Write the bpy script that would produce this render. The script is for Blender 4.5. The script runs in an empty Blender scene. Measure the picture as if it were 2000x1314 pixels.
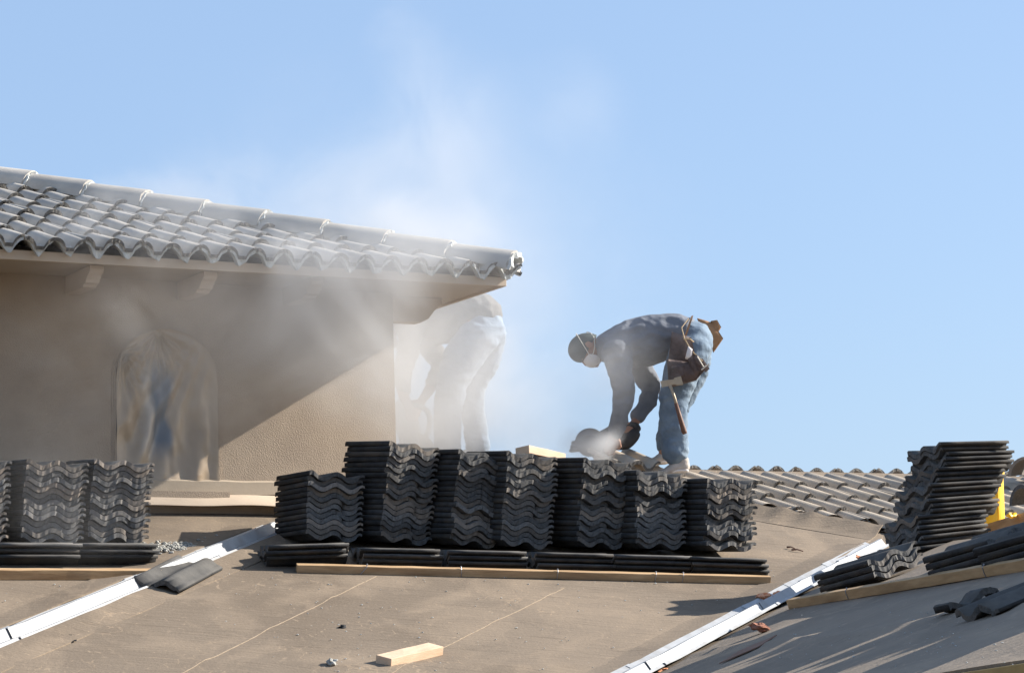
import bpy, bmesh, math, random
from mathutils import Vector as V, Matrix, noise
R = math.radians
SC = bpy.context.scene
COL = SC.collection
rnd = random.Random(7)

# ------------------------------------------------------------------ camera
FPX, YH, ROLL = 5600.0, 1450.0, 0.03
PIT = math.atan((YH - 657) / FPX)
CAM = V((0, 0, 2.2))
F_ = V((0, math.cos(PIT), math.sin(PIT)))
R0 = V((1, 0, 0)); U0 = V((0, -math.sin(PIT), math.cos(PIT)))
R_ = R0 * math.cos(ROLL) - U0 * math.sin(ROLL)
U_ = R0 * math.sin(ROLL) + U0 * math.cos(ROLL)
cam_d = bpy.data.cameras.new('camera')
cam = bpy.data.objects.new('camera', cam_d); COL.objects.link(cam)
cam.matrix_world = Matrix(((R_.x, U_.x, -F_.x, CAM.x), (R_.y, U_.y, -F_.y, CAM.y), (R_.z, U_.z, -F_.z, CAM.z), (0, 0, 0, 1)))
cam_d.sensor_width = 36; cam_d.lens = FPX / 2000 * 36
cam_d.clip_start = 0.1; cam_d.clip_end = 5000
SC.camera = cam

# ------------------------------------------------------------------ light
SUN_EL, SUN_AZ = 29.5, 16.0            # azimuth measured from +X towards +Y
TO_SUN = V((math.cos(R(SUN_EL)) * math.cos(R(SUN_AZ)), math.cos(R(SUN_EL)) * math.sin(R(SUN_AZ)), math.sin(R(SUN_EL))))
w = bpy.data.worlds.new('World'); SC.world = w; w.use_nodes = True
nt = w.node_tree
sky = nt.nodes.new('ShaderNodeTexSky'); sky.sky_type = 'NISHITA'; sky.sun_disc = False
sky.sun_elevation = R(SUN_EL); sky.sun_rotation = R(90 - SUN_AZ)
sky.air_density = 1.1; sky.dust_density = 1.95; sky.ozone_density = 3.0; sky.altitude = 500
hzm = nt.nodes.new('ShaderNodeMix'); hzm.data_type = 'RGBA'; hzm.inputs[0].default_value = .55     # evens out the sky's gradient, as thin high haze does
nt.links.new(sky.outputs[0], hzm.inputs[6]); hzm.inputs[7].default_value = (2.6, 3.72, 5.65, 1)
nt.links.new(hzm.outputs[2], nt.nodes['Background'].inputs[0])
nt.nodes['Background'].inputs[1].default_value = 0.071
sd = bpy.data.lights.new('sun', 'SUN'); sd.energy = 5.0; sd.angle = R(0.5); sd.color = (1, 0.93, 0.83)
so = bpy.data.objects.new('sun', sd); COL.objects.link(so)
so.rotation_euler = TO_SUN.to_track_quat('Z', 'Y').to_euler(); so.location = (20, 10, 20)
SC.view_settings.view_transform = 'Standard'; SC.view_settings.look = 'None'
SC.view_settings.gamma = 1; SC.view_settings.exposure = 1.3
SC.cycles.use_denoising = True
SC.cycles.volume_bounces = 3
SC.cycles.max_bounces = 8
SC.cycles.volume_max_steps = 512

# ------------------------------------------------------------------ photo geometry: rays on to real planes
def ray(x, y): return F_ + R_ * ((x - 1000) / FPX) + U_ * ((657 - y) / FPX)
def at(x, y, Y): d = ray(x, y); return CAM + d * (Y / d.y)
def onp(x, y, pl, off=0.0):
    p0, n = pl; d = ray(x, y); return CAM + d * ((p0 + n * off - CAM).dot(n) / d.dot(n))
def lev(a, b, c, d):
    n = ray(a, b).cross(ray(c, d)); q = n.cross(V((0, 0, 1))).normalized(); return q if q.x > 0 else -q
def plane(p, a, b):
    n = a.cross(b).normalized(); return (p, n if n.z > 0 else -n)
def zon(pl, x, y): p, n = pl; return p.z - (n.x * (x - p.x) + n.y * (y - p.y)) / n.z
def hz(v): q = V((v.x, v.y, 0)); return q.normalized()

b1 = at(590, 1120, 14.7); b2 = at(1505, 1143, 15.25)
bh = hz(b2 - b1)
PB = plane(b1, b2 - b1, V((-bh.y, bh.x, math.tan(R(16)))))
v1a, v1b = onp(0, 1258, PB), onp(500, 1054, PB)
PA = plane(v1a, v1b - v1a, lev(0, 1134, 320, 1134))
v2a, v2b = onp(1288, 1306, PB), onp(1696, 1086, PB)
PC = plane(v2a, v2b - v2a, lev(1547, 1188, 2000, 1113))
TH = math.atan2(-PA[1].x, PA[1].y) * -1
gA = V((-PA[1].x, -PA[1].y, 0)) / PA[1].z
WU = V((gA.y, -gA.x, 0)).normalized()          # along the main roof's contour, to the right and back
WN = V((WU.y, -WU.x, 0))                        # out of the upper wall, towards the camera
VERT = V((0, 0, 1))

# ------------------------------------------------------------------ object helpers
WL = {}
def tag(o, label=None, cat=None, group=None, kind=None):
    if label: o['label'] = label
    if cat: o['category'] = cat
    if group: o['group'] = group
    if kind: o['kind'] = kind
    return o
def empty(name, loc, label, cat, group=None):
    o = bpy.data.objects.new(name, None); COL.objects.link(o); o.location = loc; o.empty_display_size = .1
    WL[o.name] = V(loc); return tag(o, label, cat, group)
def link(name, me, parent=None, loc=None):
    o = bpy.data.objects.new(name, me); COL.objects.link(o)
    if parent is not None: o.parent = parent
    if loc is not None: o.location = loc
    return o
class MB:
    """collects world-space geometry, linked as one mesh object"""
    def __init__(s): s.v = []; s.f = []; s.m = []
    def add(s, vs, fs, mi=0):
        k = len(s.v); s.v += [V(p) for p in vs]; s.f += [tuple(i + k for i in f) for f in fs]
        s.m += [mi] * len(fs) if isinstance(mi, int) else list(mi)
    def box(s, o, a, b, c, mi=0):          # corner o and three edge vectors
        o, a, b, c = V(o), V(a), V(b), V(c)
        if a.cross(b).dot(c) < 0: a, b = b, a
        vs = [o, o + a, o + a + b, o + b]; vs += [p + c for p in vs]
        s.add(vs, [(3, 2, 1, 0), (4, 5, 6, 7), (0, 1, 5, 4), (1, 2, 6, 5), (2, 3, 7, 6), (3, 0, 4, 7)], mi)
    def ring(s, rings, cap=True, mi=0, closed=True):
        n = len(rings[0]); vs = [p for r in rings for p in r]; fs = []
        for i in range(len(rings) - 1):
            for j in range(n if closed else n - 1):
                a = i * n + j; b = i * n + (j + 1) % n
                fs.append((a, b, b + n, a + n))
        if cap: fs += [tuple(range(n))[::-1], tuple(range((len(rings) - 1) * n, len(rings) * n))]
        s.add(vs, fs, mi)
    def tube(s, pts, rads, seg=10, mi=0, cap=True):
        pts = [V(p) for p in pts]; rings = []; up = None
        for i, p in enumerate(pts):
            t = (pts[min(i + 1, len(pts) - 1)] - pts[max(i - 1, 0)]).normalized()
            if up is None: up = t.orthogonal().normalized()
            up = (up - t * up.dot(t)).normalized(); q = t.cross(up)
            r = rads[i] if isinstance(rads, (list, tuple)) else rads
            rings.append([p + (up * math.cos(2 * math.pi * k / seg) + q * math.sin(2 * math.pi * k / seg)) * r for k in range(seg)])
        s.ring(rings, cap, mi)
    def build(s, name, mats, parent=None, smooth=False, origin=None, bevel=0):
        o0 = V(origin) if origin is not None else (WL[parent.name] if parent is not None else V((0, 0, 0)))
        me = bpy.data.meshes.new(name)
        me.from_pydata([p - o0 for p in s.v], [], s.f)
        for m in (mats if isinstance(mats, (list, tuple)) else [mats]): me.materials.append(m)
        me.polygons.foreach_set('material_index', s.m)
        if bevel:
            bm = bmesh.new(); bm.from_mesh(me)
            bmesh.ops.bevel(bm, geom=bm.edges[:], offset=bevel, segments=2, affect='EDGES', profile=.6)
            bm.to_mesh(me); bm.free()
        if smooth: me.polygons.foreach_set('use_smooth', [True] * len(me.polygons))
        me.update()
        o = link(name, me, parent)
        if parent is None: o.location = o0
        WL[o.name] = o0
        return o
def smooth_by_angle(o, ang=35):
    me = o.data; bm = bmesh.new(); bm.from_mesh(me)
    for f in bm.faces: f.smooth = True
    for e in bm.edges:
        e.smooth = not (len(e.link_faces) == 2 and e.calc_face_angle(0) > R(ang))
    bm.to_mesh(me); bm.free()

# ------------------------------------------------------------------ materials
def new_mat(name):
    m = bpy.data.materials.new(name); m.use_nodes = True
    n = m.node_tree.nodes; return m, n, m.node_tree.links, n['Principled BSDF']
def ramp(n, stops):
    r = n.new('ShaderNodeValToRGB'); e = r.color_ramp.elements
    while len(e) < len(stops): e.new(.5)
    for k, (p, c) in enumerate(stops): e[k].position = p; e[k].color = (*c, 1)
    return r
def mat(name, c1, c2, scale=6, rough=.85, bump=.3, bscale=60, bdist=.003, detail=6, rand=0.0, c3=None, s3=1.5, a3=.5, vec=(1, 1, 1), spec=.3, coord='Object', bvec=None, metallic=0):
    m, n, l, b = new_mat(name)
    tc = n.new('ShaderNodeTexCoord'); mp = n.new('ShaderNodeMapping'); mp.inputs['Scale'].default_value = vec
    l.new(tc.outputs[coord], mp.inputs[0])
    nz = n.new('ShaderNodeTexNoise'); nz.inputs['Scale'].default_value = scale; nz.inputs['Detail'].default_value = detail; nz.inputs['Roughness'].default_value = .62
    oi = n.new('ShaderNodeObjectInfo')
    add = n.new('ShaderNodeVectorMath'); add.operation = 'ADD'
    sc = n.new('ShaderNodeMath'); sc.operation = 'MULTIPLY'; sc.inputs[1].default_value = 37
    l.new(oi.outputs['Random'], sc.inputs[0]); l.new(mp.outputs[0], add.inputs[0]); l.new(sc.outputs[0], add.inputs[1])
    vsrc = add.outputs[0] if rand else mp.outputs[0]
    l.new(vsrc, nz.inputs['Vector'])
    r = ramp(n, [(.3, c1), (.7, c2)]); l.new(nz.outputs['Fac'], r.inputs[0]); out = r.outputs[0]
    if c3:
        n3 = n.new('ShaderNodeTexNoise'); n3.inputs['Scale'].default_value = s3; n3.inputs['Detail'].default_value = 5; l.new(vsrc, n3.inputs['Vector'])
        r3 = n.new('ShaderNodeMapRange'); r3.inputs[1].default_value = .48; r3.inputs[2].default_value = .72; r3.inputs[4].default_value = a3
        l.new(n3.outputs['Fac'], r3.inputs[0])
        mx = n.new('ShaderNodeMix'); mx.data_type = 'RGBA'; l.new(r3.outputs[0], mx.inputs[0]); l.new(out, mx.inputs[6]); mx.inputs[7].default_value = (*c3, 1); out = mx.outputs[2]
    if rand:
        mr = n.new('ShaderNodeMapRange'); mr.inputs[3].default_value = 1 - rand; mr.inputs[4].default_value = 1 + rand
        l.new(oi.outputs['Random'], mr.inputs[0])
        mm = n.new('ShaderNodeVectorMath'); mm.operation = 'SCALE'; l.new(out, mm.inputs[0]); l.new(mr.outputs[0], mm.inputs['Scale']); out = mm.outputs[0]
    l.new(out, b.inputs['Base Color']); b.inputs['Roughness'].default_value = rough; b.inputs['Specular IOR Level'].default_value = spec
    b.inputs['Metallic'].default_value = metallic
    if bump:
        nb = n.new('ShaderNodeTexNoise'); nb.inputs['Scale'].default_value = bscale; nb.inputs['Detail'].default_value = 5
        if bvec:
            m2 = n.new('ShaderNodeMapping'); m2.inputs['Scale'].default_value = bvec; l.new(tc.outputs[coord], m2.inputs[0]); l.new(m2.outputs[0], nb.inputs['Vector'])
        else: l.new(vsrc, nb.inputs['Vector'])
        bp = n.new('ShaderNodeBump'); bp.inputs['Strength'].default_value = bump; bp.inputs['Distance'].default_value = bdist
        l.new(nb.outputs['Fac'], bp.inputs['Height']); l.new(bp.outputs[0], b.inputs['Normal'])
    return m

def felt_mat(name, ca, cb, cc):
    """roofing paper: broad blotches, long fine wrinkles along the laps, pale scratches and dust"""
    m, n, l, b = new_mat(name)
    tc = n.new('ShaderNodeTexCoord')
    def nz(scale, vec, detail=5, dist=0):
        mp = n.new('ShaderNodeMapping'); mp.inputs['Scale'].default_value = vec; l.new(tc.outputs['Object'], mp.inputs[0])
        t = n.new('ShaderNodeTexNoise'); t.inputs['Scale'].default_value = scale; t.inputs['Detail'].default_value = detail; t.inputs['Distortion'].default_value = dist
        l.new(mp.outputs[0], t.inputs['Vector']); return t.outputs['Fac']
    r = ramp(n, [(.3, ca), (.52, cb), (.75, cc)]); l.new(nz(1.1, (1, .6, 1), 7), r.inputs[0])
    def mix(fac, a, colr, lo, hi, amt):
        mr = n.new('ShaderNodeMapRange'); mr.inputs[1].default_value = lo; mr.inputs[2].default_value = hi; mr.inputs[4].default_value = amt
        l.new(fac, mr.inputs[0]); mx = n.new('ShaderNodeMix'); mx.data_type = 'RGBA'
        l.new(mr.outputs[0], mx.inputs[0]); l.new(a, mx.inputs[6]); mx.inputs[7].default_value = (*colr, 1); return mx.outputs[2]
    c = r.outputs[0]
    c = mix(nz(9, (1, .35, 1), 8, 1.5), c, (cc[0] * 1.25, cc[1] * 1.22, cc[2] * 1.18), .58, .78, .55)
    c = mix(nz(4, (.8, 9, 3), 5, .8), c, (ca[0] * .55, ca[1] * .53, ca[2] * .52), .60, .72, .42)
    c = mix(nz(2.4, (1, .5, 1), 9, .6), c, (cc[0] * 1.22, cc[1] * 1.2, cc[2] * 1.16), .52, .66, .5)
    c = mix(nz(14, (1, .5, 1), 6, 2.5), c, (cc[0] * 1.45, cc[1] * 1.4, cc[2] * 1.32), .655, .70, .55)
    c = mix(nz(26, (.5, 2.5, 1), 4, 1), c, (ca[0] * .5, ca[1] * .48, ca[2] * .46), .66, .72, .45)
    c = mix(nz(120, (1, 1, 1), 3), c, (cc[0] * 1.3, cc[1] * 1.25, cc[2] * 1.2), .66, .74, .5)
    # thin curling scratches
    vo = n.new('ShaderNodeTexVoronoi'); vo.feature = 'DISTANCE_TO_EDGE'; vo.inputs['Scale'].default_value = 2.6
    mp = n.new('ShaderNodeMapping'); mp.inputs['Scale'].default_value = (1.2, .55, 1)
    wob = n.new('ShaderNodeTexNoise'); wob.inputs['Scale'].default_value = 3.2; wob.inputs['Detail'].default_value = 4
    l.new(tc.outputs['Object'], wob.inputs['Vector']); ad = n.new('ShaderNodeVectorMath'); ad.operation = 'MULTIPLY_ADD'
    l.new(wob.outputs['Color'], ad.inputs[0]); ad.inputs[1].default_value = (.7, .7, .7); l.new(tc.outputs['Object'], ad.inputs[2])
    l.new(ad.outputs[0], mp.inputs[0]); l.new(mp.outputs[0], vo.inputs['Vector'])
    sm = n.new('ShaderNodeMapRange'); sm.inputs[1].default_value = 0; sm.inputs[2].default_value = .012; sm.inputs[3].default_value = 1; sm.inputs[4].default_value = 0
    l.new(vo.outputs['Distance'], sm.inputs[0])
    gate = n.new('ShaderNodeMapRange'); gate.inputs[1].default_value = .53; gate.inputs[2].default_value = .6; l.new(nz(2.2, (1, 1, 1), 3), gate.inputs[0])
    mu = n.new('ShaderNodeMath'); mu.operation = 'MULTIPLY'; l.new(sm.outputs[0], mu.inputs[0]); l.new(gate.outputs[0], mu.inputs[1])
    c = mix(mu.outputs[0], c, (cc[0] * 1.5, cc[1] * 1.42, cc[2] * 1.3), 0, 1, .6)
    l.new(c, b.inputs['Base Color']); b.inputs['Roughness'].default_value = .9; b.inputs['Specular IOR Level'].default_value = .2
    bs = n.new('ShaderNodeMath'); bs.operation = 'ADD'
    l.new(nz(3.0, (.7, 7, 3), 6, 1.2), bs.inputs[0])
    m2 = n.new('ShaderNodeMath'); m2.operation = 'MULTIPLY'; m2.inputs[1].default_value = .35; l.new(nz(70, (1, 1, 1), 4), m2.inputs[0]); l.new(m2.outputs[0], bs.inputs[1])
    bp = n.new('ShaderNodeBump'); bp.inputs['Strength'].default_value = .5; bp.inputs['Distance'].default_value = .012
    l.new(bs.outputs[0], bp.inputs['Height']); l.new(bp.outputs[0], b.inputs['Normal'])
    return m

M = {}
M['felt'] = felt_mat('roofing_felt', (.13, .101, .074), (.165, .131, .098), (.205, .162, .12))
M['felt_c'] = felt_mat('roofing_felt_side', (.17, .14, .11), (.22, .18, .14), (.27, .22, .17))
M['stucco'] = mat('stucco', (.30, .237, .178), (.39, .31, .23), scale=2.5, bump=.9, bscale=150, bdist=.0035, c3=(.35, .285, .205), s3=.8)
M['trim'] = mat('painted_trim', (.42, .34, .26), (.48, .39, .30), scale=4, bump=.2)
M['soffit'] = mat('soffit_paint', (.34, .28, .21), (.4, .33, .25), scale=4, bump=.2)
M['tile'] = mat('concrete_tile', (.017, .018, .020), (.045, .046, .048), scale=14, rough=.9, bump=.8, bscale=260, bdist=.002, rand=.35, c3=(.095, .078, .06), s3=5, a3=.55)
M['tile_end'] = mat('concrete_tile_end', (.062, .063, .064), (.125, .123, .12), scale=70, rough=.95, bump=.7, bscale=240, bdist=.002, rand=.4, c3=(.21, .165, .125), s3=1.6, a3=.85)
M['tile_top'] = mat('concrete_tile_top', (.065, .064, .063), (.125, .12, .112), scale=8, rough=.95, spec=.1, bump=.6, bscale=140, bdist=.002, rand=.2)
M['laid'] = mat('dusty_laid_tile', (.33, .285, .23), (.47, .40, .32), scale=3.2, spec=.1, rough=.95, bump=.6, bscale=120, bdist=.003, c3=(.26, .245, .23), s3=2.2, a3=.6)
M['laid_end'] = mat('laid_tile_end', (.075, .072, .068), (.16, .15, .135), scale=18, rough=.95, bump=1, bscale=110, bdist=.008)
M['laid_e'] = mat('grey_laid_tile', (.32, .302, .275), (.46, .432, .39), scale=3.2, rough=.97, spec=.08, bump=.6, bscale=120, bdist=.003, c3=(.25, .25, .25), s3=2.2, a3=.5)
M['mortar'] = mat('mortar', (.34, .36, .36), (.54, .56, .55), scale=20, bump=1, bscale=70, bdist=.01)
M['white_metal'] = mat('white_painted_metal', (.26, .27, .28), (.35, .36, .37), scale=5, rough=.45, bump=.35, bscale=9, bdist=.012, c3=(.20, .18, .155), s3=9, a3=.55, spec=.4)
def wood(name, c1, c2, c3=None, vec=(1, 1, 1)):
    return mat(name, c1, c2, scale=9, rough=.75, bump=.4, bscale=40, bdist=.003, vec=vec, bvec=vec, c3=c3, s3=3.5, a3=.6)
M['wood'] = wood('batten_pine', (.30, .19, .095), (.50, .345, .20), (.16, .09, .045), (.6, 5, 5))
M['wood_pale'] = wood('fresh_pine', (.50, .365, .255), (.60, .45, .32), (.42, .27, .16), (1, 3, 5))
M['wood_c'] = wood('weathered_pine', (.34, .22, .11), (.50, .34, .19), (.2, .12, .06), (.6, 5, 5))
M['fascia'] = wood('fascia_board', (.26, .18, .07), (.34, .24, .10))
M['denim'] = mat('faded_denim', (.085, .125, .18), (.17, .23, .295), scale=7, rough=.9, bump=.7, bscale=26, bdist=.012, c3=(.28, .34, .39), s3=5, a3=.6)
M['denim_pale'] = mat('pale_denim', (.13, .18, .25), (.22, .28, .35), scale=7, rough=.9, bump=.7, bscale=26, bdist=.012)
M['shirt'] = mat('slate_shirt', (.10, .112, .135), (.155, .168, .195), scale=6, rough=.95, bump=.7, bscale=22, bdist=.012)
M['shirt_tan'] = mat('grey_shirt', (.10, .10, .10), (.15, .145, .14), scale=6, rough=.95, bump=.7, bscale=22, bdist=.012)
M['skin'] = mat('skin', (.26, .13, .085), (.36, .19, .125), scale=9, rough=.6, bump=.2)
M['cap'] = mat('dark_cap', (.022, .035, .036), (.045, .06, .06), scale=9, rough=.95, bump=.5, bscale=60)
M['mask'] = mat('paper_mask', (.62, .58, .56), (.72, .68, .66), scale=9, rough=.9, bump=.3)
M['strap'] = mat('elastic', (.6, .56, .48), (.7, .66, .58), bump=0)
M['leather'] = mat('dark_leather', (.055, .038, .034), (.12, .085, .075), scale=12, rough=.75, bump=.9, bscale=35, bdist=.01, c3=(.26, .21, .19), s3=8, a3=.6)
M['suede'] = mat('brown_leather', (.24, .125, .06), (.36, .20, .105), scale=9, rough=.85, bump=.6, bscale=30, bdist=.006)
M['cord'] = mat('tan_cord', (.35, .26, .15), (.5, .38, .24), bump=0)
M['shoe'] = mat('dusty_shoe', (.33, .28, .24), (.52, .47, .42), scale=14, rough=.9, bump=.6, bscale=40, bdist=.006)
M['shoe_blue'] = mat('shoe_lining', (.05, .07, .16), (.08, .1, .22), bump=0)
M['steel'] = mat('worn_steel', (.30, .24, .17), (.42, .35, .26), scale=16, rough=.55, metallic=.35, bump=.3)
M['handle'] = mat('hammer_handle', (.11, .055, .035), (.19, .10, .07), scale=10, rough=.6, bump=.2)
M['tool'] = mat('tool_black', (.02, .02, .022), (.05, .05, .052), scale=10, rough=.6, bump=.2)
M['yellow'] = mat('yellow_plastic', (.80, .44, .012), (.86, .50, .02), scale=3, rough=.4, bump=.1, spec=.5)
M['orange'] = mat('orange_mastic', (.62, .16, .04), (.74, .42, .26), scale=30, rough=.9, bump=1, bscale=60, bdist=.01)
M['rust'] = mat('red_brown_crumbs', (.16, .06, .035), (.32, .15, .1), scale=30, rough=.9, bump=1, bscale=60, bdist=.01)
M['brown'] = mat('brown_shingle', (.20, .12, .085), (.25, .155, .115), scale=20, rough=.95, bump=.5, bscale=150)
M['rock'] = mat('rubble', (.22, .22, .20), (.42, .41, .38), scale=25, rough=.95, bump=1, bscale=70, bdist=.01)
M['chalk'] = mat('chalk_line', (.23, .182, .134), (.31, .245, .18), scale=30, bump=0)
M['ground'] = mat('dry_ground', (.22, .18, .13), (.34, .28, .2), scale=.4, bump=.5, bscale=5, bdist=.03)
M['glass'] = mat('dark_glass', (.05, .07, .10), (.08, .11, .15), scale=2, rough=.08, bump=0, spec=.6)
M['nail'] = mat('nail_steel', (.25, .25, .27), (.35, .35, .37), rough=.4, metallic=.8, bump=0)

# ------------------------------------------------------------------ ground
g = MB(); S = 2500
g.add([(-S, -S, 0), (S, -S, 0), (S, S, 0), (-S, S, 0)], [(0, 1, 2, 3)])
tag(g.build('ground', M['ground']), kind='structure')

# ------------------------------------------------------------------ house
wb = onp(400, 1003, PA)                         # foot of the upper wall
house = empty('house', wb, 'tan stucco house under re-roofing, with bare felt lower roofs and a tiled upper roof', 'house')
def sheet(poly, pl, name, m, amp=.004, step=.05, thick=.03, ridges=()):
    """felted roof deck: gridded polygon on a plane with slight waviness, and a thick edge"""
    p0, n = pl; gx = V((-n.x, -n.y, 0)) / n.z
    u = V((gx.y, -gx.x, 0)).normalized(); v = n.cross(u)
    P2 = [((p - p0).dot(u), (p - p0).dot(v)) for p in poly]
    bm = bmesh.new()
    f = bm.faces.new([bm.verts.new((a, b, 0)) for a, b in P2])
    if f.normal.z < 0: bmesh.ops.reverse_faces(bm, faces=[f])
    xs = [a for a, b in P2]; ys = [b for a, b in P2]
    def cuts(lo, hi, ax):
        k = lo + step
        while k < hi - 1e-4:
            no = V((1, 0, 0)) if ax == 0 else V((0, 1, 0)); co = no * k
            bmesh.ops.bisect_plane(bm, geom=bm.verts[:] + bm.edges[:] + bm.faces[:], plane_co=co, plane_no=no, dist=1e-6)
            k += step
    cuts(min(xs), max(xs), 0); cuts(min(ys), max(ys), 1)
    for vt in bm.verts:
        a, b = vt.co.x, vt.co.y
        h = sum(e * math.exp(-((b - c0 - k0 * a - .05 * math.sin(a * 2.3 + c0)) / wd) ** 2) for c0, k0, wd, e in ridges) + noise.noise(V((a * 1.1, b * 4.5, 3))) * amp + noise.noise(V((a * .6, b * .6, 8))) * amp
        vt.co = p0 + u * a + v * b + n * h
    bot = bmesh.ops.extrude_face_region(bm, geom=bm.faces[:])
    for q in bot['geom']:
        if isinstance(q, bmesh.types.BMVert): q.co -= n * thick
    bmesh.ops.recalc_face_normals(bm, faces=bm.faces[:])
    me = bpy.data.meshes.new(name)
    o0 = WL[house.name]
    for vt in bm.verts: vt.co -= o0
    bm.to_mesh(me); bm.free(); me.materials.append(m)
    me.polygons.foreach_set('use_smooth', [True] * len(me.polygons))
    o = link(name, me, house); WL[o.name] = o0; smooth_by_angle(o, 40); return o
upA = (V((gA.x, gA.y, 0)).normalized())
rp = onp(1570, 921, PA)                         # a point on the main ridge
vr = (rp - wb).dot(upA)
def A3(u, v): p = wb + WU * u + upA * v; return V((p.x, p.y, zon(PA, p.x, p.y)))
sheet([A3(-7, -7.5), A3(2.5, -7.5), A3(8, 0), A3(10, vr), A3(-7, vr)], PA, 'roof_deck', M['felt'], step=.12)
mb = MB()                                       # far slope of the main roof
q = [A3(-7, vr), A3(10, vr)]; back = upA * 5 - VERT * 1.5
mb.add([q[0], q[1], q[1] + back, q[0] + back], [(0, 1, 2, 3)]); mb.build('roof_deck', M['felt'], house)
from mathutils.bvhtree import BVHTree
Bpoly = [onp(-260, 1364, PB), onp(560, 1029, PB), onp(1100, 1008, PB), onp(1480, 1005, PB), onp(1600, 1024, PB), onp(1724, 1044, PB), onp(1716, 1075, PB), onp(1240, 1334, PB), onp(1040, 1440, PB), onp(-200, 1440, PB)]
deckB = sheet(Bpoly, PB, 'roof_deck', M['felt'], step=.05, ridges=[(.35, -.10, .05, .007), (-.55, -.05, .05, .006), (-1.15, .03, .07, .006), (-1.9, -.08, .06, .008), (1.6, .02, .05, .010), (2.1, -.03, .06, .009)])
mb = MB()
for i in range(1, 5):
    a, b = Bpoly[i], Bpoly[i + 1]; d = upA * .5 - VERT * .35
    mb.add([a, b, b + d, a + d], [(0, 1, 2, 3)])
mb.build('roof_deck', M['felt'], house)
eave0, eave1 = onp(1840, 1312, PC), onp(2000, 1287, PC)
ed = (eave1 - eave0)
Cpoly = [onp(1230, 1338, PC), onp(1716, 1076, PC), onp(1760, 1066, PC), onp(2020, 1040, PC), onp(2250, 1000, PC), onp(2600, 1010, PC), eave0 + ed * 4.5, eave0 - ed * 1.2, onp(1250, 1400, PC)]
sheet(Cpoly, PC, 'roof_deck', M['felt_c'], step=.06, amp=.007, ridges=[(.2, .02, .05, .012), (-1.0, -.03, .05, .012), (-1.9, .02, .06, .014)])
mb = MB()
for i in range(1, 5):
    a, b = Cpoly[i], Cpoly[i + 1]; d = V((.1, .5, -.6))
    mb.add([a, b, b + d, a + d], [(0, 1, 2, 3)])
mb.build('roof_deck', M['felt_c'], house)
mb = MB()                                       # fascia of the right roof
eh = ed.normalized(); out = V((eh.y, -eh.x, 0)).normalized()
if out.y > 0: out = -out
mb.box(eave0 - ed * 1.2 - VERT * .20 + out * .004, ed * 5.6, out * .04, VERT * .185)
mb.build('fascia', M['fascia'], house, bevel=.004)
# lower storey walls under the eaves
mb = MB(); z1 = 2.2
base = [(-6, 12.9), (0.9, 12.7), (2.2, 12.7), (4, 14), (5, 20), (-6, 24)]
mb.ring([[V((x, y, 0)) for x, y in base], [V((x, y, z1)) for x, y in base]]); mb.build('wall', M['stucco'], house)

mb = MB(); cc_ = sum(Cpoly, V()) / len(Cpoly)   # the wing that carries the right roof
ins = []
for p in Cpoly:
    q = p + hz(cc_ - p) * .28; ins.append((q, zon(PC, q.x, q.y) - .05))
mb.ring([[V((q.x, q.y, 0)) for q, z in ins], [V((q.x, q.y, z)) for q, z in ins]]); mb.build('wall', M['stucco'], house)

# felt lap edges and chalk lines on the felt
def strip(pts, wid, h, pl, mb, mi=0):
    pts = [V(p) for p in pts]
    for i in range(len(pts) - 1):
        a, b = pts[i], pts[i + 1]; s = (b - a).cross(pl[1]).normalized() * wid / 2
        mb.box(a - s + pl[1] * .001, b - a, s * 2, pl[1] * h, mi)
def pxline(x0, y0, x1, y1, pl, n=24, jit=.004, off=.004):
    a, b = onp(x0, y0, pl, off), onp(x1, y1, pl, off)
    s = (b - a).cross(pl[1]).normalized()
    return [a.lerp(b, i / n) + s * noise.noise(V((i * .5, x0, y0))) * jit for i in range(n + 1)]
TREE = BVHTree.FromPolygons([v.co + WL[house.name] for v in deckB.data.vertices], [p.vertices[:] for p in deckB.data.polygons])
def chalk(x0, y0, x1, y1, pl, wid=.0035, keep=.75, n=40):
    mb = MB(); n *= 3; pts = pxline(x0, y0, x1, y1, pl, n, .003, .006)
    if pl is PB: pts = [(TREE.ray_cast(p + VERT, -VERT)[0] or p) + VERT * .003 for p in pts]
    sv = (pts[-1] - pts[0]).cross(pl[1]).normalized(); rg_ = []
    for p in pts:
        ww = wid * (rnd.uniform(.4, 1.1) if rnd.random() < keep else .12) / 2; rg_.append([p - sv * ww, p + sv * ww, p + sv * ww - pl[1] * .003, p - sv * ww - pl[1] * .003])
    mb.ring(rg_)
    o = mb.build('chalk_line', M['chalk'], house)
chalk(300, 1340, 735, 1123, PB); chalk(760, 1314, 1102, 1146, PB)
chalk(1235, 1312, 1700, 1054, PB, .011, .5, 60); chalk(0, 1229, 200, 1163, PA, .01, .55, 40)
chalk(1390, 1030, 1545, 990, PB, .01, .7)

# curled felt lap under the lowest laid course
mb = MB(); rings = []; fa, fb = onp(1455, 1001, PB), onp(1722, 1045, PB); fd = hz(V(((fb - fa).y, -(fb - fa).x, 0)))
for i in range(31):
    p = fa.lerp(fb, i / 30); w0 = noise.noise(V((i * .3, 2, 5))); r = []
    for o, h in ((.20, .003), (.10, .012 + w0 * .006), (.02, .045 + w0 * .012), (-.03, .060 + w0 * .016), (-.03, .055 + w0 * .016), (.02, .039 + w0 * .012), (.10, .005), (.20, -.004)):
        q = p + fd * o; r.append(V((q.x, q.y, zon(PB, q.x, q.y) + h)))
    rings.append(r)
mb.ring(rings); o = mb.build('felt_edge', M['felt'], house, smooth=True); smooth_by_angle(o, 50)
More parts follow.
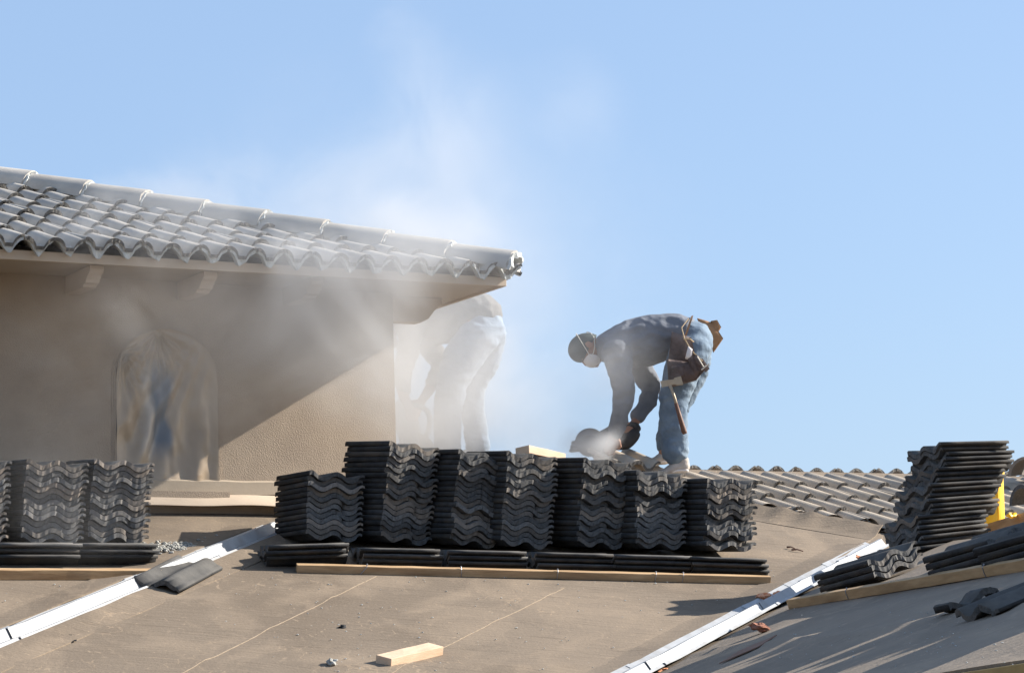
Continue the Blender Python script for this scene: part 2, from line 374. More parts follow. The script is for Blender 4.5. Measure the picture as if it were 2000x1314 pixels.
# valley flashings
def valley(px0, px1, plL, plR, joints, half=.098):
    a, b = onp(*px0, PB), onp(*px1, PB); d = (b - a); s = hz(V((d.y, -d.x, 0)))
    prof = [(-half, .010), (-half + .012, .020), (-.035, .004), (-.010, .048), (.006, .050), (.032, .006), (half - .012, .020), (half, .008)]
    mb = MB()
    for k in range(len(joints) - 1):
        t0, t1 = joints[k], joints[k + 1] + .012
        n = max(2, int((t1 - t0) * 26)); rings = []
        sh = rnd.uniform(-.006, .006)
        for i in range(n + 1):
            p = a + d * (t0 + (t1 - t0) * i / n); top = []; bot = []
            for (o, h) in prof:
                q = p + s * (o + sh + noise.noise(V((i * .7, k, o * 9))) * .003)
                z = max(zon(plL, q.x, q.y), zon(plR, q.x, q.y)) + h + .006 + (len(joints) - k) * .0015 + noise.noise(V((i * .4, o * 20, k + 3))) * .003
                if i == 0 and k: z += .004
                top.append(V((q.x, q.y, z))); bot.append(V((q.x, q.y, z - .003)))
            rings.append(top + bot[::-1])
        mb.ring(rings)
    o = mb.build('valley_flashing', M['white_metal'], house); smooth_by_angle(o, 25); return o
valley((-260, 1364), (530, 1042), PA, PB, [0, .28, .60, .80, 1.0], half=.08)
valley((1170, 1370), (1716, 1075), PB, PC, [0, .13, .50, .66, .82, 1.0], half=.105)
# felt bands lapping over the flashing edges
for px0, px1, sgn, pl in (((-260, 1364), (530, 1042), -1, PA), ((-260, 1364), (530, 1042), 1, PB), ((1170, 1370), (1716, 1075), -1, PB)):
    a, b = onp(*px0, PB), onp(*px1, PB); d = b - a; s = hz(V((d.y, -d.x, 0))) * sgn
    mb = MB(); n = 60; rings = []
    for i in range(n + 1):
        p = a + d * (i / n); r = []
        for o, h in ((.084, .028), (.110, .026), (.17, .014), (.24, .004), (.24, -.01), (.084, .02)):
            q = p + s * (o + (noise.noise(V((i * .23, sgn, px0[0]))) * .012 if o < .2 else 0)); r.append(V((q.x, q.y, zon(pl, q.x, q.y) + h)))
        rings.append(r)
    mb.ring(rings); o = mb.build('felt_edge', M['felt'], house, smooth=True)
    smooth_by_angle(o, 50)

# ------------------------------------------------------------------ upper storey
OH = .47
wc = V((wb.x, wb.y, 0)); dirn = ray(771, 760)
# wall plane meets the ray through the corner
tt = (wb - CAM).dot(WN) / dirn.dot(WN); cpt = CAM + dirn * tt
UC = (cpt - wb).dot(WU)                         # u of the wall corner
PW = (wb, WN)
def W3(u, z, off=0): p = wb + WU * u + WN * off; return V((p.x, p.y, z))
ec = W3(UC + OH, 0, OH)
d_ = ray(978, 556); ze = CAM.z + d_.z * ((ec - CAM).to_2d().length / d_.to_2d().length)   # soffit height
zs = ze
DEP = 6.0
UL = -6.5
zb = wb.z - 1.2
# wall with an arched opening
win = [(228, 912), (224, 740), (236, 700), (258, 668), (290, 648), (325, 643), (360, 652), (390, 675), (412, 712), (422, 760), (430, 962), (229, 962)]
def wallpt(x, y, off=0): return onp(x, y, (wb + WN * off, WN))
wl_ = (wallpt(226, 800) - wb).dot(WU); wr_ = (wallpt(424, 800) - wb).dot(WU)
zt = wallpt(325, 645).z; zsill = wallpt(330, 960).z
wcx = (wl_ + wr_) / 2; wrad = (wr_ - wl_) / 2; zspr = zt - wrad * .92
arch = [(wl_, zsill), (wl_, zspr)] + [(wcx - wrad * math.cos(math.pi * k / 16), zspr + wrad * .92 * math.sin(math.pi * k / 16)) for k in range(1, 16)] + [(wr_, zspr), (wr_, zsill)]
bm = bmesh.new()
outer = [(UL, zb), (UC, zb), (UC, zs), (UL, zs)]
def loop(pts, off=0):
    vs = [bm.verts.new(W3(u, z, off) - WL[house.name]) for u, z in pts]
    return vs, [bm.edges.new((vs[i], vs[(i + 1) % len(vs)])) for i in range(len(vs))]
vo_, eo_ = loop(outer); vi_, ei_ = loop(arch)
bmesh.ops.triangle_fill(bm, edges=eo_ + ei_, use_beauty=True)
bm.normal_update()
for f in bm.faces:
    if f.normal.dot(WN) < 0: f.normal_flip()
rv = [bm.verts.new(v.co - WN * .12) for v in vi_]
for i in range(len(vi_)):
    j = (i + 1) % len(vi_); bm.faces.new((vi_[i], vi_[j], rv[j], rv[i]))
me = bpy.data.meshes.new('wall'); 
# the two side walls and the back
cs = [W3(UC, zb), W3(UC, zs), W3(UC, zs, -DEP), W3(UC, zb, -DEP), W3(UL, zs, -DEP), W3(UL, zb, -DEP)]
cv = [bm.verts.new(p - WL[house.name]) for p in cs]
bm.faces.new((cv[0], cv[3], cv[2], cv[1])); bm.faces.new((cv[3], cv[5], cv[4], cv[2]))
bm.to_mesh(me); bm.free(); me.materials.append(M['stucco'])
wall = link('wall', me, house); WL[wall.name] = WL[house.name]
# glass behind the opening and a moulded surround
mb = MB(); mb.add([W3(u, z, -.10) for u, z in arch], [tuple(range(len(arch)))]); pane = mb.build('window_pane', M['glass'], house)
mb = MB()
cen = (wcx, (zsill + zspr) / 2)
def offs(pts, d):
    r = []
    for (u, z) in pts:
        if z <= zspr + 1e-6: r.append((u + (d if u > wcx else -d), z - (d if z == zsill else 0)))
        else:
            a = V((u - wcx, z - zspr)); a = a.normalized() * d; r.append((u + a.x, z + a.y))
    return r
for (d0, d1, o0_, o1_) in ((0, .012, .0, .007), (.012, .024, .0, .003)):
    A0 = offs(arch, d0); A1 = offs(arch, d1)
    rings = [[W3(*A0[i], .001), W3(*A0[i], o1_), W3(*A1[i], o1_), W3(*A1[i], .001)] for i in range(len(arch))]
    mb.ring(rings)
sl = W3(wl_ - .05, zsill - .05, .001); mb.box(sl, WU * (wr_ - wl_ + .1), WN * .045, VERT * .05)
mb.build('window_frame', M['stucco'], house)
# base flashing: a curled felt upstand along the foot of the wall
mb = MB(); n = 90; rings = []
for i in range(n + 1):
    u = -4 + (UC + 4.2) * i / n; wv = noise.noise(V((u * 2.2, 1, 0))) * .014
    q = []
    for off, h in ((.004, .115), (.035, .105 + wv), (.085, .075 + wv), (.09, .066 + wv), (.03, .07), (.004, .09)):
        p = W3(u, 0, off); q.append(V((p.x, p.y, zon(PA, p.x, p.y) + h)))
    rings.append(q)
mb.ring(rings); o = mb.build('base_flashing', M['trim'], house); smooth_by_angle(o, 40)
mb = MB(); rings = []
for i in range(n + 1):
    u = -4 + (UC + 4.2) * i / n; q = []
    for off, h in ((.002, .19), (.016, .185), (.02, .115), (.002, .11)):
        p = W3(u, 0, off); q.append(V((p.x, p.y, zon(PA, p.x, p.y) + h + noise.noise(V((u * 6, off * 50, 0))) * .004)))
    rings.append(q)
mb.ring(rings); mb.build('weep_screed', M['soffit'], house)
# eave box: soffit, fascias
PE = math.tan(R(18.8))
mb = MB()
e0, e1 = W3(UC + OH, zs, OH), W3(UL, zs, OH); e2 = W3(UC + OH, zs, -DEP - OH)
mb.add([W3(UC, zs - .001, 0), e0, e1, W3(UL, zs - .001, 0)], [(0, 1, 2, 3)])
mb.add([W3(UC, zs - .001, 0), W3(UC, zs - .001, -DEP), e2, e0], [(0, 1, 2, 3)])
mb.build('soffit', M['soffit'], house)
mb = MB(); FH = .052
mb.box(W3(UL, zs - .012, OH), WU * (UC + OH - UL + .022), WN * .022, VERT * FH)
mb.box(W3(UC + OH, zs - .012, -DEP - OH), WU * .022, WN * (DEP + 2 * OH - .002), VERT * FH)
mb.build('fascia', M['trim'], house, bevel=.003)
# brackets under the eave: curved profile swept across their width
def corbel(u, wid=.08):
    prof = [(0, 0), (.40, 0), (.40, -.025), (.385, -.04), (.36, -.05), (.335, -.07), (.325, -.085), (.29, -.088), (.28, -.102), (0, -.102)]
    mb = MB(); r = [[W3(u + s * wid / 2, zs - .002 + z, o) for o, z in prof] for s in (-1, 1)]
    mb.ring(r); return mb.build('corbel', M['trim'], house, bevel=.003)
for x in (165, 385, 592, -55):
    p = onp(x, 540, (wb + WN * .2, WN)); corbel((p - wb).dot(WU))
mb = MB()                                       # bracket on the right-hand eave
prof = [(0, 0), (.36, 0), (.36, -.035), (.31, -.075), (.27, -.125), (.22, -.15), (0, -.15)]
r = [[W3(UC + o, zs - .002 + z, -.12 + s * .045) for o, z in prof] for s in (-1, 1)]; mb.ring(r); mb.build('corbel', M['trim'], house, bevel=.003)
# roof slabs of the hipped upper roof
zr = zs + FH - .012                             # top of fascia
half = DEP / 2 + OH
def E3(u, v, h=0, side=0):
    """front slope: u along the eave from the corner (to the left), v plan distance up from the eave"""
    p = W3(UC + OH - u, 0, OH - v); return V((p.x, p.y, zr + v * PE + h))
roof = MB()
roof.add([E3(-.02, -.02, .004), E3(UC + OH - UL, -.02, .004), E3(UC + OH - UL, half, .004), E3(half, half, .004)], [(0, 1, 2, 3)])
pe = E3(half, half, .004)
roof.add([E3(-.02, -.02, .004), pe, W3(UC + OH + .02, zr + .004, -DEP - OH)], [(0, 1, 2)])
roof.add([pe, E3(UC + OH - UL, half, .004), W3(UL, zr + .004, -DEP - OH), W3(UC + OH + .02, zr + .004, -DEP - OH)], [(0, 1, 2, 3)])
roof_o = roof.build('roof', M['felt'], house)

# ------------------------------------------------------------------ tiles
PER = .165
def prof_z(x, amp=.023, wide=1.0):
    if wide < 1:                                # barrel rolls with narrow flat pans between
        q = abs((x / PER + .5) % 1 - .5) * PER; r = .058
        t = max(0, 1 - (q / r) ** 2)
        return 2 * amp * (t ** .56) - amp
    return amp * math.cos(2 * math.pi * x / PER)
def tile_geo(L=.42, W=.33, amp=.0165, wide=1.0, th=.0238, nu=24, nl=4, seed=0, rough=.003, lift0=0.0, lift1=0.0, chip=0.0):
    """S-profile tile in local axes: x across, y along (0 = exposed end), z up; two slots: 0 body, 1 top, 2 ends"""
    rr = random.Random(seed); top = []; bot = []
    endj = [[rough * (.8 * noise.noise(V((q * .45, seed * 3.3, e * 9))) + .22 * rr.gauss(0, 1)) for q in range(nu + 1)] for e in range(2)]
    for j in range(nl + 1):
        t = j / nl
        for i in range(nu + 1):
            x = W * i / nu; y = L * t
            if j == 0: y += endj[0][i] + chip * max(0, noise.noise(V((x * 25, seed, 0))) - .15)
            if j == nl: y += endj[1][i]
            z = prof_z(x + .0, amp, wide) + lift0 * (1 - t) + lift1 * t
            tk = th
            if i >= nu - 2: tk = th * .55                # side lap
            if i in (0, nu): z -= .007
            jz = rr.gauss(0, rough * .1)
            top.append(V((x + rr.gauss(0, .0004), y, z + jz))); bot.append(V((x, y + (rr.gauss(0, .002) if j in (0, nl) else 0), z - tk + jz * .5)))
    n = nu + 1; k = len(top); fs = []; mi = []
    for j in range(nl):
        for i in range(nu):
            a = j * n + i
            fs.append((a, a + 1, a + n + 1, a + n)); mi.append(1)
            fs.append((k + a + n, k + a + n + 1, k + a + 1, k + a)); mi.append(0)
    for i in range(nu):
        fs.append((i + 1, i, k + i, k + i + 1)); mi.append(2)
        a = nl * n + i; fs.append((a, a + 1, k + a + 1, k + a)); mi.append(2)
    for j in range(nl):
        a = j * n; fs.append((a, a + n, k + a + n, k + a)); mi.append(0)
        a = j * n + nu; fs.append((a + n, a, k + a, k + a + n)); mi.append(0)
    return top + bot, fs, mi
TM = []
for s in range(6):
    vs, fs, mi = tile_geo(seed=s + 1, rough=.0032, chip=.05 if s % 3 == 2 else .015)
    me = bpy.data.meshes.new('roof_tile'); me.from_pydata(vs, [], fs)
    for m in ('tile', 'tile_top', 'tile_end'): me.materials.append(M[m])
    me.polygons.foreach_set('material_index', mi)
    me.polygons.foreach_set('use_smooth', [k != 2 for k in mi]); me.update(); TM.append(me)
def basis(X, Y):
    X = X.normalized(); Z = X.cross(Y).normalized(); Y = Z.cross(X)
    return X, Y, Z
ORD = ['top', 'second', 'third', 'fourth', 'fifth', 'sixth', 'seventh', 'eighth', 'ninth', 'tenth', 'eleventh', 'twelfth', 'thirteenth', 'fourteenth', 'fifteenth', 'sixteenth', 'seventeenth', 'eighteenth', 'nineteenth', 'twentieth', 'twenty-first', 'twenty-second', 'twenty-third', 'twenty-fourth']
def put_tile(org, X, Y, label, group, mesh=None, cat='roof tile'):
    X, Y, Z = basis(X, Y)
    o = link('roof_tile', mesh or rnd.choice(TM))
    o.matrix_world = Matrix(((X.x, Y.x, Z.x, org.x), (X.y, Y.y, Z.y, org.y), (X.z, Y.z, Z.z, org.z), (0, 0, 0, 1)))
    return tag(o, label, cat, group, 'thing')
def stack(corner, psi, tau, sig, n, where, group, pitch=.0286, offs=None, jit=.006, corner_is='left', flip=False):
    """corner = bottom near corner; length runs back, width to the right"""
    Y = V((-math.sin(R(psi)) * math.cos(R(tau)), math.cos(R(psi)) * math.cos(R(tau)), math.sin(R(tau))))
    X = V((math.cos(R(psi)) * math.cos(R(sig)), math.sin(R(psi)) * math.cos(R(sig)), -math.sin(R(sig))))
    X, Y, Z = basis(X, Y); out = []
    for k in range(n):
        dx, dy = (offs(k) if offs else (0, 0))
        p = corner + Z * (.041 + pitch * k) + X * (dx + rnd.gauss(0, jit * .5)) + Y * (dy + rnd.gauss(0, jit) + (rnd.choice((-.014, .013)) if rnd.random() < .45 else 0))
        a = rnd.gauss(0, .014)
        X2 = X * math.cos(a) + Y * math.sin(a); Y2 = Y * math.cos(a) - X * math.sin(a)
        pos = n - 1 - k
        od = ORD[pos] if pos < len(ORD) else 'lowest'
        lab = f'charcoal wavy tile, {od} {"one of" if pos == 0 else "from top of"} {where}'
        out.append(put_tile(p, X2, Y2, lab, group))
    return out

# stacks on the middle roof: (bottom corner px, rotation, pitch up, side tilt, count)
GB = 'tiles stacked on the middle roof'
for (x, y, psi, tau, sig, n, where) in (
        (597, 1052, 29, 1, 4, 12, 'the short leftmost stack before the wall'),
        (742, 1056, 37, 5, 5, 18, 'the tallest stack below the wall corner'),
        (878, 1061, 35, 5, 6, 17, 'the stack just right of the tallest'),
        (976, 1064, 33, 5, 5, 17, 'the stack under the pale loose board'),
        (1127, 1066, 34, 5, 4, 16, 'the stack below the worker\'s saw'),
        (1240, 1070, 32, 4, 2, 14, 'the stack below the worker\'s feet'),
        (1377, 1075, 31, 4, 1, 13, 'the right-end stack on the long batten')):
    stack(onp(x, y, PB, .075), psi, tau, sig, n, where, GB)
# the row of three-high tiles lying along the batten
bd = (b2 - b1).normalized(); bu = PB[1].cross(bd).normalized()
xs = [490, 705, 876, 1046, 1199, 1352, 1510]
for i in range(6):
    p0 = onp(xs[i] + (30 if i == 0 else 2), 1111 + i * 4.0, PB, .0); p1 = onp(xs[i + 1] - 4, 1111 + (i + 1) * 4.0, PB)
    yaw = rnd.uniform(-.03, .03) + (.30 if i == 0 else 0)
    names = ['the leftmost trio lying beside the white valley', 'the second trio lying along the long batten', 'the third trio lying along the long batten', 'the fourth trio lying along the long batten', 'the fifth trio lying along the long batten', 'the rightmost trio lying on the long batten']
    Yd = (p1 - p0).normalized() if i else bd
    bl_ = (bu - PB[1] * .21).normalized()
    Yd = (Yd * math.cos(yaw) + bu * math.sin(yaw))
    L = (p1 - p0).length
    for k in range(3):
        # length along the batten, width up the slope; local x runs up-slope reversed so z stays up
        X = -bl_; org = p0 + bl_ * .335 + PB[1] * (.052 + .0285 * k) + Yd * (rnd.gauss(0, .006) + k * -.004) + bl_ * rnd.gauss(0, .006)
        Xp, Yp = X, Yd
        if X.cross(Yd).dot(PB[1]) < 0: Xp = bl_; org = org - bl_ * .335
        od = ['lowest', 'middle', 'upper'][k]
        put_tile(org, Xp, Yp, f'charcoal tile, {od} of {names[i]}', 'tiles lying in trios along the long batten')
# left roof
GA = 'tiles stacked on the left roof'
for (x, y, psi, n, sig, where) in ((40, 1060, 28, 14, 3, 'the left stack before the shaded wall'), (171, 1058, 29, 14, 3, 'the right stack before the arched window'), (-112, 1060, 28, 14, 2, 'the stack at the left photo edge')):
    stack(onp(x, y, PA, .07), psi, 4, sig, n, where, GA)
aU = WU; aV = PA[1].cross(WU).normalized()
a0 = onp(0, 1108, PA)
for i, (x0, x1) in enumerate(((-2, 152), (156, 316), (-165, -8))):
    p0 = onp(x0, 1108, PA); p1 = onp(x1, 1108, PA); Yd = (p1 - p0).normalized()
    for k in range(3):
        aL = (aV - PA[1] * .23).normalized()
        org = p0 + PA[1] * (.052 + .0285 * k) + Yd * rnd.gauss(0, .008) + aL * rnd.gauss(0, .005)
        nm = ['the trio under the left stack on the left batten', 'the trio at the left batten\'s right end', 'the trio at the photo\'s left edge'][i]
        X = aL; og = org
        if X.cross(Yd).dot(PA[1]) < 0: X = -aL; og = org + aL * .335
        put_tile(og, X, Yd, f'charcoal tile, {["lowest", "middle", "upper"][k]} of {nm}', 'tiles lying in trios along the left batten')
# tall leaning stack on the right roof
def coffs(k, n=21):
    t = n - 1 - k
    if t < 5: s = .305
    elif t < 8: s = .26
    elif t < 14: s = .205
    elif t < 19: s = .135
    else: s = .085
    return (0, s + rnd.gauss(0, .010))
def stackC(corner, alpha, n, where, group, tau0=2, tau1=6, offs=None, sink=None):
    for k in range(n):
        t = k / (n - 1); tau = R(tau1 + (tau0 - tau1) * t)
        Y = V((math.cos(R(alpha)) * math.cos(tau), math.sin(R(alpha)) * math.cos(tau), math.sin(tau)))
        X = V((math.sin(R(alpha)), -math.cos(R(alpha)), .05))
        # width runs away from the camera: the corner is the near one
        Xb, Yb, Z = basis(X, Y)
        dx, dy = offs(k, n) if offs else (0, rnd.gauss(0, .008))
        p = corner - Xb * .33 + VERT * (.045 + .0272 * k) + Yb * dy + Xb * rnd.gauss(0, .004)
        a = rnd.gauss(0, .015)
        pos = n - 1 - k; od = ORD[pos] if pos < len(ORD) else 'lowest'
        if sink is not None:
            me = rnd.choice(TM); X2, Y2 = Xb * math.cos(a) + Yb * math.sin(a), Yb * math.cos(a) - Xb * math.sin(a)
            sink.add([p + X2 * v.co.x + Y2 * v.co.y + Z * v.co.z for v in me.vertices], [q.vertices[:] for q in me.polygons], [q.material_index for q in me.polygons]); continue
        put_tile(p, Xb * math.cos(a) + Yb * math.sin(a), Yb * math.cos(a) - Xb * math.sin(a), f'charcoal tile, {od} {"one of" if pos == 0 else "from top of"} {where}', group)
GC = 'tiles stacked on the right roof'
stackC(onp(1756, 1094, PC, .01), 25, 21, 'the tall leaning right-hand stack', GC, offs=coffs)
# piles of three on the right batten
cU = lev(1547, 1188, 2000, 1113)
def pileC(x, y, phi, names, yj=0, n=3):
    p = onp(x, y, PC, .0)
    Y = V((math.cos(R(phi)), math.sin(R(phi)), 0)); Y.z = zon(PC, p.x + Y.x, p.y + Y.y) - zon(PC, p.x, p.y); Y.normalize()
    X = PC[1].cross(Y) * -1
    if X.cross(Y).dot(PC[1]) < 0: X = -X
    for k in range(n):
        put_tile(p + PC[1] * (.048 + .031 * k) + Y * rnd.gauss(0, .008), X, Y, f'charcoal tile, {["lowest", "middle", "upper"][k] if n > 1 else "single"} of {names}', 'tiles piled along the right batten')
pileC(1712, 1141, 122, 'the pile lying across the white valley')
pileC(1948, 1108, 122, 'the pile between tall stack and right edge')
pileC(2062, 1090, 122, 'the pile cut off by the photo\'s right edge')
# unseen stacks past the right edge, spaced to cast streaked shade on this roof
S0 = onp(1900, 1190, PC)
sink = MB()
for k in range(12):
    b = -1.35 + k * .33 + (.12 if k in (5, 9) else 0); a = 1.5 + (k % 3) * .18 + rnd.uniform(0, .08)
    q = S0 + V((.96, .276, 0)) * a + V((-.22, .975, 0)) * b; q.z = zon(PC, q.x, q.y) + .01
    stackC(q, 28 + rnd.uniform(-8, 8), rnd.randint(17, 21), '', '', sink=sink)
tag(sink.build('tile_stacks', [M['tile'], M['tile_top'], M['tile_end']], None, origin=S0), 'unseen charcoal tile stacks beyond the right edge, placed to shade the right roof', 'roof tiles', None, 'stuff')

# laid tiles: one covering per slope
def field(fn, cols, rows, expo, name, mats, parent, clip=None, keep=None, amp=.026, wide=.62, seed0=100, cut=None, lift=.027):
    """fn(u, v, h) -> world point; u across, v up the slope (true lengths)"""
    mb = MB(); k = seed0
    for r in range(*rows):
        for c in range(*cols):
            k += 1
            u0 = c * .33; v0 = r * expo
            if keep and not keep(u0 + .165, v0 + .2): continue
            rr = random.Random(k)
            vs, fs, mi = tile_geo(L=expo + .06, amp=amp, wide=wide, th=.020, nu=32, nl=2, seed=k, rough=.0028, lift0=lift + rr.gauss(0, .004), lift1=.002)
            ju, jv = rr.gauss(0, .003), rr.gauss(0, .007)
            mb.add([fn(u0 + p.x + ju, v0 + p.y + jv, p.z + amp + .012) for p in vs], fs, mi)
    o = mb.build(name, mats, parent)
    if cut:
        bm = bmesh.new(); bm.from_mesh(o.data)
        for co, no in cut:
            bmesh.ops.bisect_plane(bm, geom=bm.verts[:] + bm.edges[:] + bm.faces[:], plane_co=co - WL[parent.name], plane_no=no, clear_outer=True)
        bm.to_mesh(o.data); bm.free()
    me = o.data; idx = [0] * len(me.polygons); me.polygons.foreach_get('material_index', idx)
    me.polygons.foreach_set('use_smooth', [i != 2 for i in idx]); me.update()
    return o
nE = V((-PE * -WN.x, 0, 0))
cosE = 1 / math.sqrt(1 + PE * PE)
slopeE = (-WN + VERT * PE) * cosE; normE = (WN * PE + VERT) * cosE
org_e = E3(0, 0, .012)
def fnE(u, v, h): return org_e + WU * -(UC + OH - UL) + WU * (u) + slopeE * (v - .085) + normE * h
LE = UC + OH - UL
hipn = (WU + WN * 1.0).normalized()             # vertical cut plane along the hip
hn = (WU * 1 + WN * -1).normalized()
covE = field(fnE, (int(LE / .33) - 19, int(LE / .33) + 2), (0, 9), .345, 'roof_tiles', [M['laid_e'], M['laid_e'], M['laid_end']], house,
      keep=lambda u, v: (LE - u) > v * cosE - .35, cut=[(E3(0, 0), hn)])
# mortar bedded under the eave course
mb = MB()
for c in range(int(LE / .165) - 38, int(LE / .165) + 1):
    u = (c + .5) * .165
    n = 11; rings = []
    for i in range(n):
        x = -.075 + .15 * i / (n - 1); h = prof_z(x + PER / 2, .026, .62) + .026 + .012
        drop = max(.004, (.030 * (1 - abs(x) / .085)) * rnd.uniform(.5, 1.3))
        v = .012 + rnd.uniform(-.006, .004)
        p = lambda a, b: fnE(u + x + (.33 * 0), a, b)
        rings.append([p(v, h + .012), p(v + .05, h + .012), p(v + .05, h - drop), p(v - .004, h - drop)])
    mb.ring(rings)
mb.build('mortar', M['mortar'], house)
# hip caps
hd = (E3(1, 1) - E3(0, 0)).normalized()         # up the hip
hs = (WU - WN).normalized(); hs = V((hs.x, hs.y, 0)).normalized(); hnrm = hs.cross(hd); hnrm = hnrm if hnrm.z > 0 else -hnrm
start = E3(-.05, -.05, .05)
def halfbarrel(mb, p, L, r0, r1, th=.018, seg=14, mi=0, jit=0.0, seed=0, drop=.05):
    rings = []; nl = 3; rr = random.Random(seed)
    for j in range(nl + 1):
        t = j / nl; r = r0 + (r1 - r0) * t; c = p + hd * (L * t); ring = []
        for i in range(seg + 1):
            a = math.pi * i / seg
            ring.append(c + hs * (math.cos(a) * r) + hnrm * (math.sin(a) * r * .95 - drop) + hd * (rr.gauss(0, jit) if j in (0, nl) else 0))
        for i in range(seg, -1, -1):
            a = math.pi * i / seg; q = r - th
            ring.append(c + hs * (math.cos(a) * q) + hnrm * (math.sin(a) * q * .95 - drop))
        rings.append(ring)
    mb.ring(rings, mi=mi)
for k in range(12):
    p = start + hd * (k * .392)
    mb = MB(); halfbarrel(mb, p + hnrm * .05, .43, .128, .108, seed=k, jit=.004)
    o = mb.build('hip_tile', M['laid_e'], house, smooth=True); smooth_by_angle(o, 40)
    mb = MB(); rr = random.Random(k + 50)       # rough mortar squeezed out under the lower end
    rings = []
    for i in range(17):
        a = math.pi * i / 16; ww = rr.uniform(.03, .055); r = .122 + rr.uniform(-.004, .012)
        c = p + hnrm * (-.006)
        d1 = hs * math.cos(a) + hnrm * (math.sin(a) * .95)
        rings.append([c + d1 * r - hd * (ww - .03), c + d1 * (r - .03) - hd * (ww - .025 + rr.uniform(-.01, .01)), c + d1 * (r - .035) + hd * .05, c + d1 * (r - .016) + hd * .05])
    mb.ring(rings); o = mb.build('mortar', M['mortar'], o)
    WL[o.name] = WL[house.name]
slopeS = (-WU + VERT * PE) * cosE; normS = (WU * PE + VERT) * cosE
org_s = W3(UC + OH, zr + .012, OH)
def fnS(u, v, h): return org_s - WN * u + slopeS * (v - .085) + normS * h
field(fnS, (-1, 9), (0, 4), .345, 'roof_tiles', [M['laid_e'], M['laid_e'], M['laid_end']], house, seed0=2500, cut=[(E3(0, 0), -hn)])
# main roof field (behind the stacks, under the worker)
cosA = 1 / math.sqrt(1 + gA.length ** 2); slA = V((upA.x, upA.y, gA.length)) * cosA
def fnA(u, v, h): return rp + WU * u + slA * (v) + PA[1] * (h - .004)
lineA, lineB = onp(1478, 1006, PA), onp(1705, 1039, PA)
cutn = (lineB - lineA).cross(VERT).normalized()
if cutn.dot(upA) > 0: cutn = -cutn
p_left = onp(1190, 905, PA); cutl = -WU
covA = field(fnA, (-16, 16), (-13, 0), .36, 'roof_tiles', [M['laid'], M['laid'], M['laid_end']], house, seed0=4000, amp=.026, wide=.6, lift=.027,
      cut=[(lineA, cutn), (p_left, -WU)], keep=lambda u, v: v < -.30)
# first course of the far slope, its upper ends showing above the ridge
bk = V((upA.x, upA.y, -gA.length)) * cosA; bn = WU.cross(bk); bn = bn if bn.z > 0 else -bn
def fnK(u, v, h): return rp + WU * u + bk * (v + .06) + bn * (h + .004)
field(fnK, (-4, 16), (0, 1), .36, 'roof_tiles', [M['laid'], M['laid'], M['laid_end']], house, seed0=7000, amp=.026, wide=.6, lift=.0)

# ------------------------------------------------------------------ timber
def beam(name, p0, p1, wid, hgt, up, m, label, cat, group=None, bev=.003, rough=.0009, tilt=0):
    d = (p1 - p0); s = d.cross(up).normalized(); up = s.cross(d).normalized()
    o0 = p0.copy(); mb = MB(); n = max(4, int(d.length / .12)); rings = []
    for i in range(n + 1):
        c = p0 + d * (i / n); j = lambda: rnd.gauss(0, rough)
        rings.append([c + s * (-wid / 2 + j()) + up * j(), c + s * (wid / 2 + j()) + up * j(), c + s * (wid / 2 + j()) + up * (hgt + j()), c + s * (-wid / 2 + j()) + up * (hgt + j())])
    mb.ring(rings)
    o = mb.build(name, m, None, origin=o0)
    # align the grain: rotate data into local axes along the beam
    X = d.normalized(); Y = up.cross(X).normalized(); Mx = Matrix((X, Y, up)).to_4x4()
    o.data.transform(Mx); o.matrix_world = Matrix.Translation(o0) @ Mx.transposed()
    bm = bmesh.new(); bm.from_mesh(o.data); bmesh.ops.recalc_face_normals(bm, faces=bm.faces[:])
    sharp = [e for e in bm.edges if len(e.link_faces) == 2 and e.calc_face_angle(0) > R(50)]
    bmesh.ops.bevel(bm, geom=sharp, offset=bev, segments=2, affect='EDGES', profile=.6); bm.to_mesh(o.data); bm.free()
    tag(o, label, cat, group); WL[o.name] = o0; return o
def nail(parent, t, lean, L=.075):
    """bent nail on the camera side of a batten, in its local axes"""
    mb = MB(); o0 = WL[parent.name]; Mw = parent.matrix_world
    side = -1 if (Mw.to_3x3() @ V((0, 1, 0))).y > 0 else 1
    pts = [V((t, side * .024, .002)), V((t + lean * .5, side * .026, .02)), V((t + lean, side * .026, .040)), V((t + lean * 1.1, side * .016, .050))]
    mb.tube(pts, .0022, 6); hp = pts[-1]; mb.tube([hp, hp + V((0, -side * .004, .002))], .005, 8)
    me = bpy.data.meshes.new('nail'); me.from_pydata(mb.v, [], mb.f); me.materials.append(M['nail']); link('nail', me, parent)
q0, q1 = onp(580, 1119, PB), onp(1506, 1142, PB)
q0 += bu * .03; q1 += bu * .03
bat = beam('batten', q0, q1, .045, .042, PB[1], M['wood'], 'long pine batten nailed below the row of stacks on the middle roof', 'batten')
for t, ln in ((.33, .03), (.86, -.003), (1.37, .002), (1.9, .004), (2.05, .003)): nail(bat, t, ln)
q0, q1 = onp(-160, 1132, PA), onp(314, 1132, PA)
beam('batten', q0 + aV * .02, q1 + aV * .02, .045, .050, PA[1], M['wood'], 'pine batten under the tiles at the photo\'s left edge', 'batten')
q0, q1 = onp(1549, 1186, PC), onp(2010, 1111, PC)
batc = beam('batten', q0, q1 + (q1 - q0) * .5, .045, .045, PC[1], M['wood_c'], 'weathered pine batten on the shaded right roof', 'batten')
for t in (.9, 2.6, 3.2): nail(batc, t, .002)
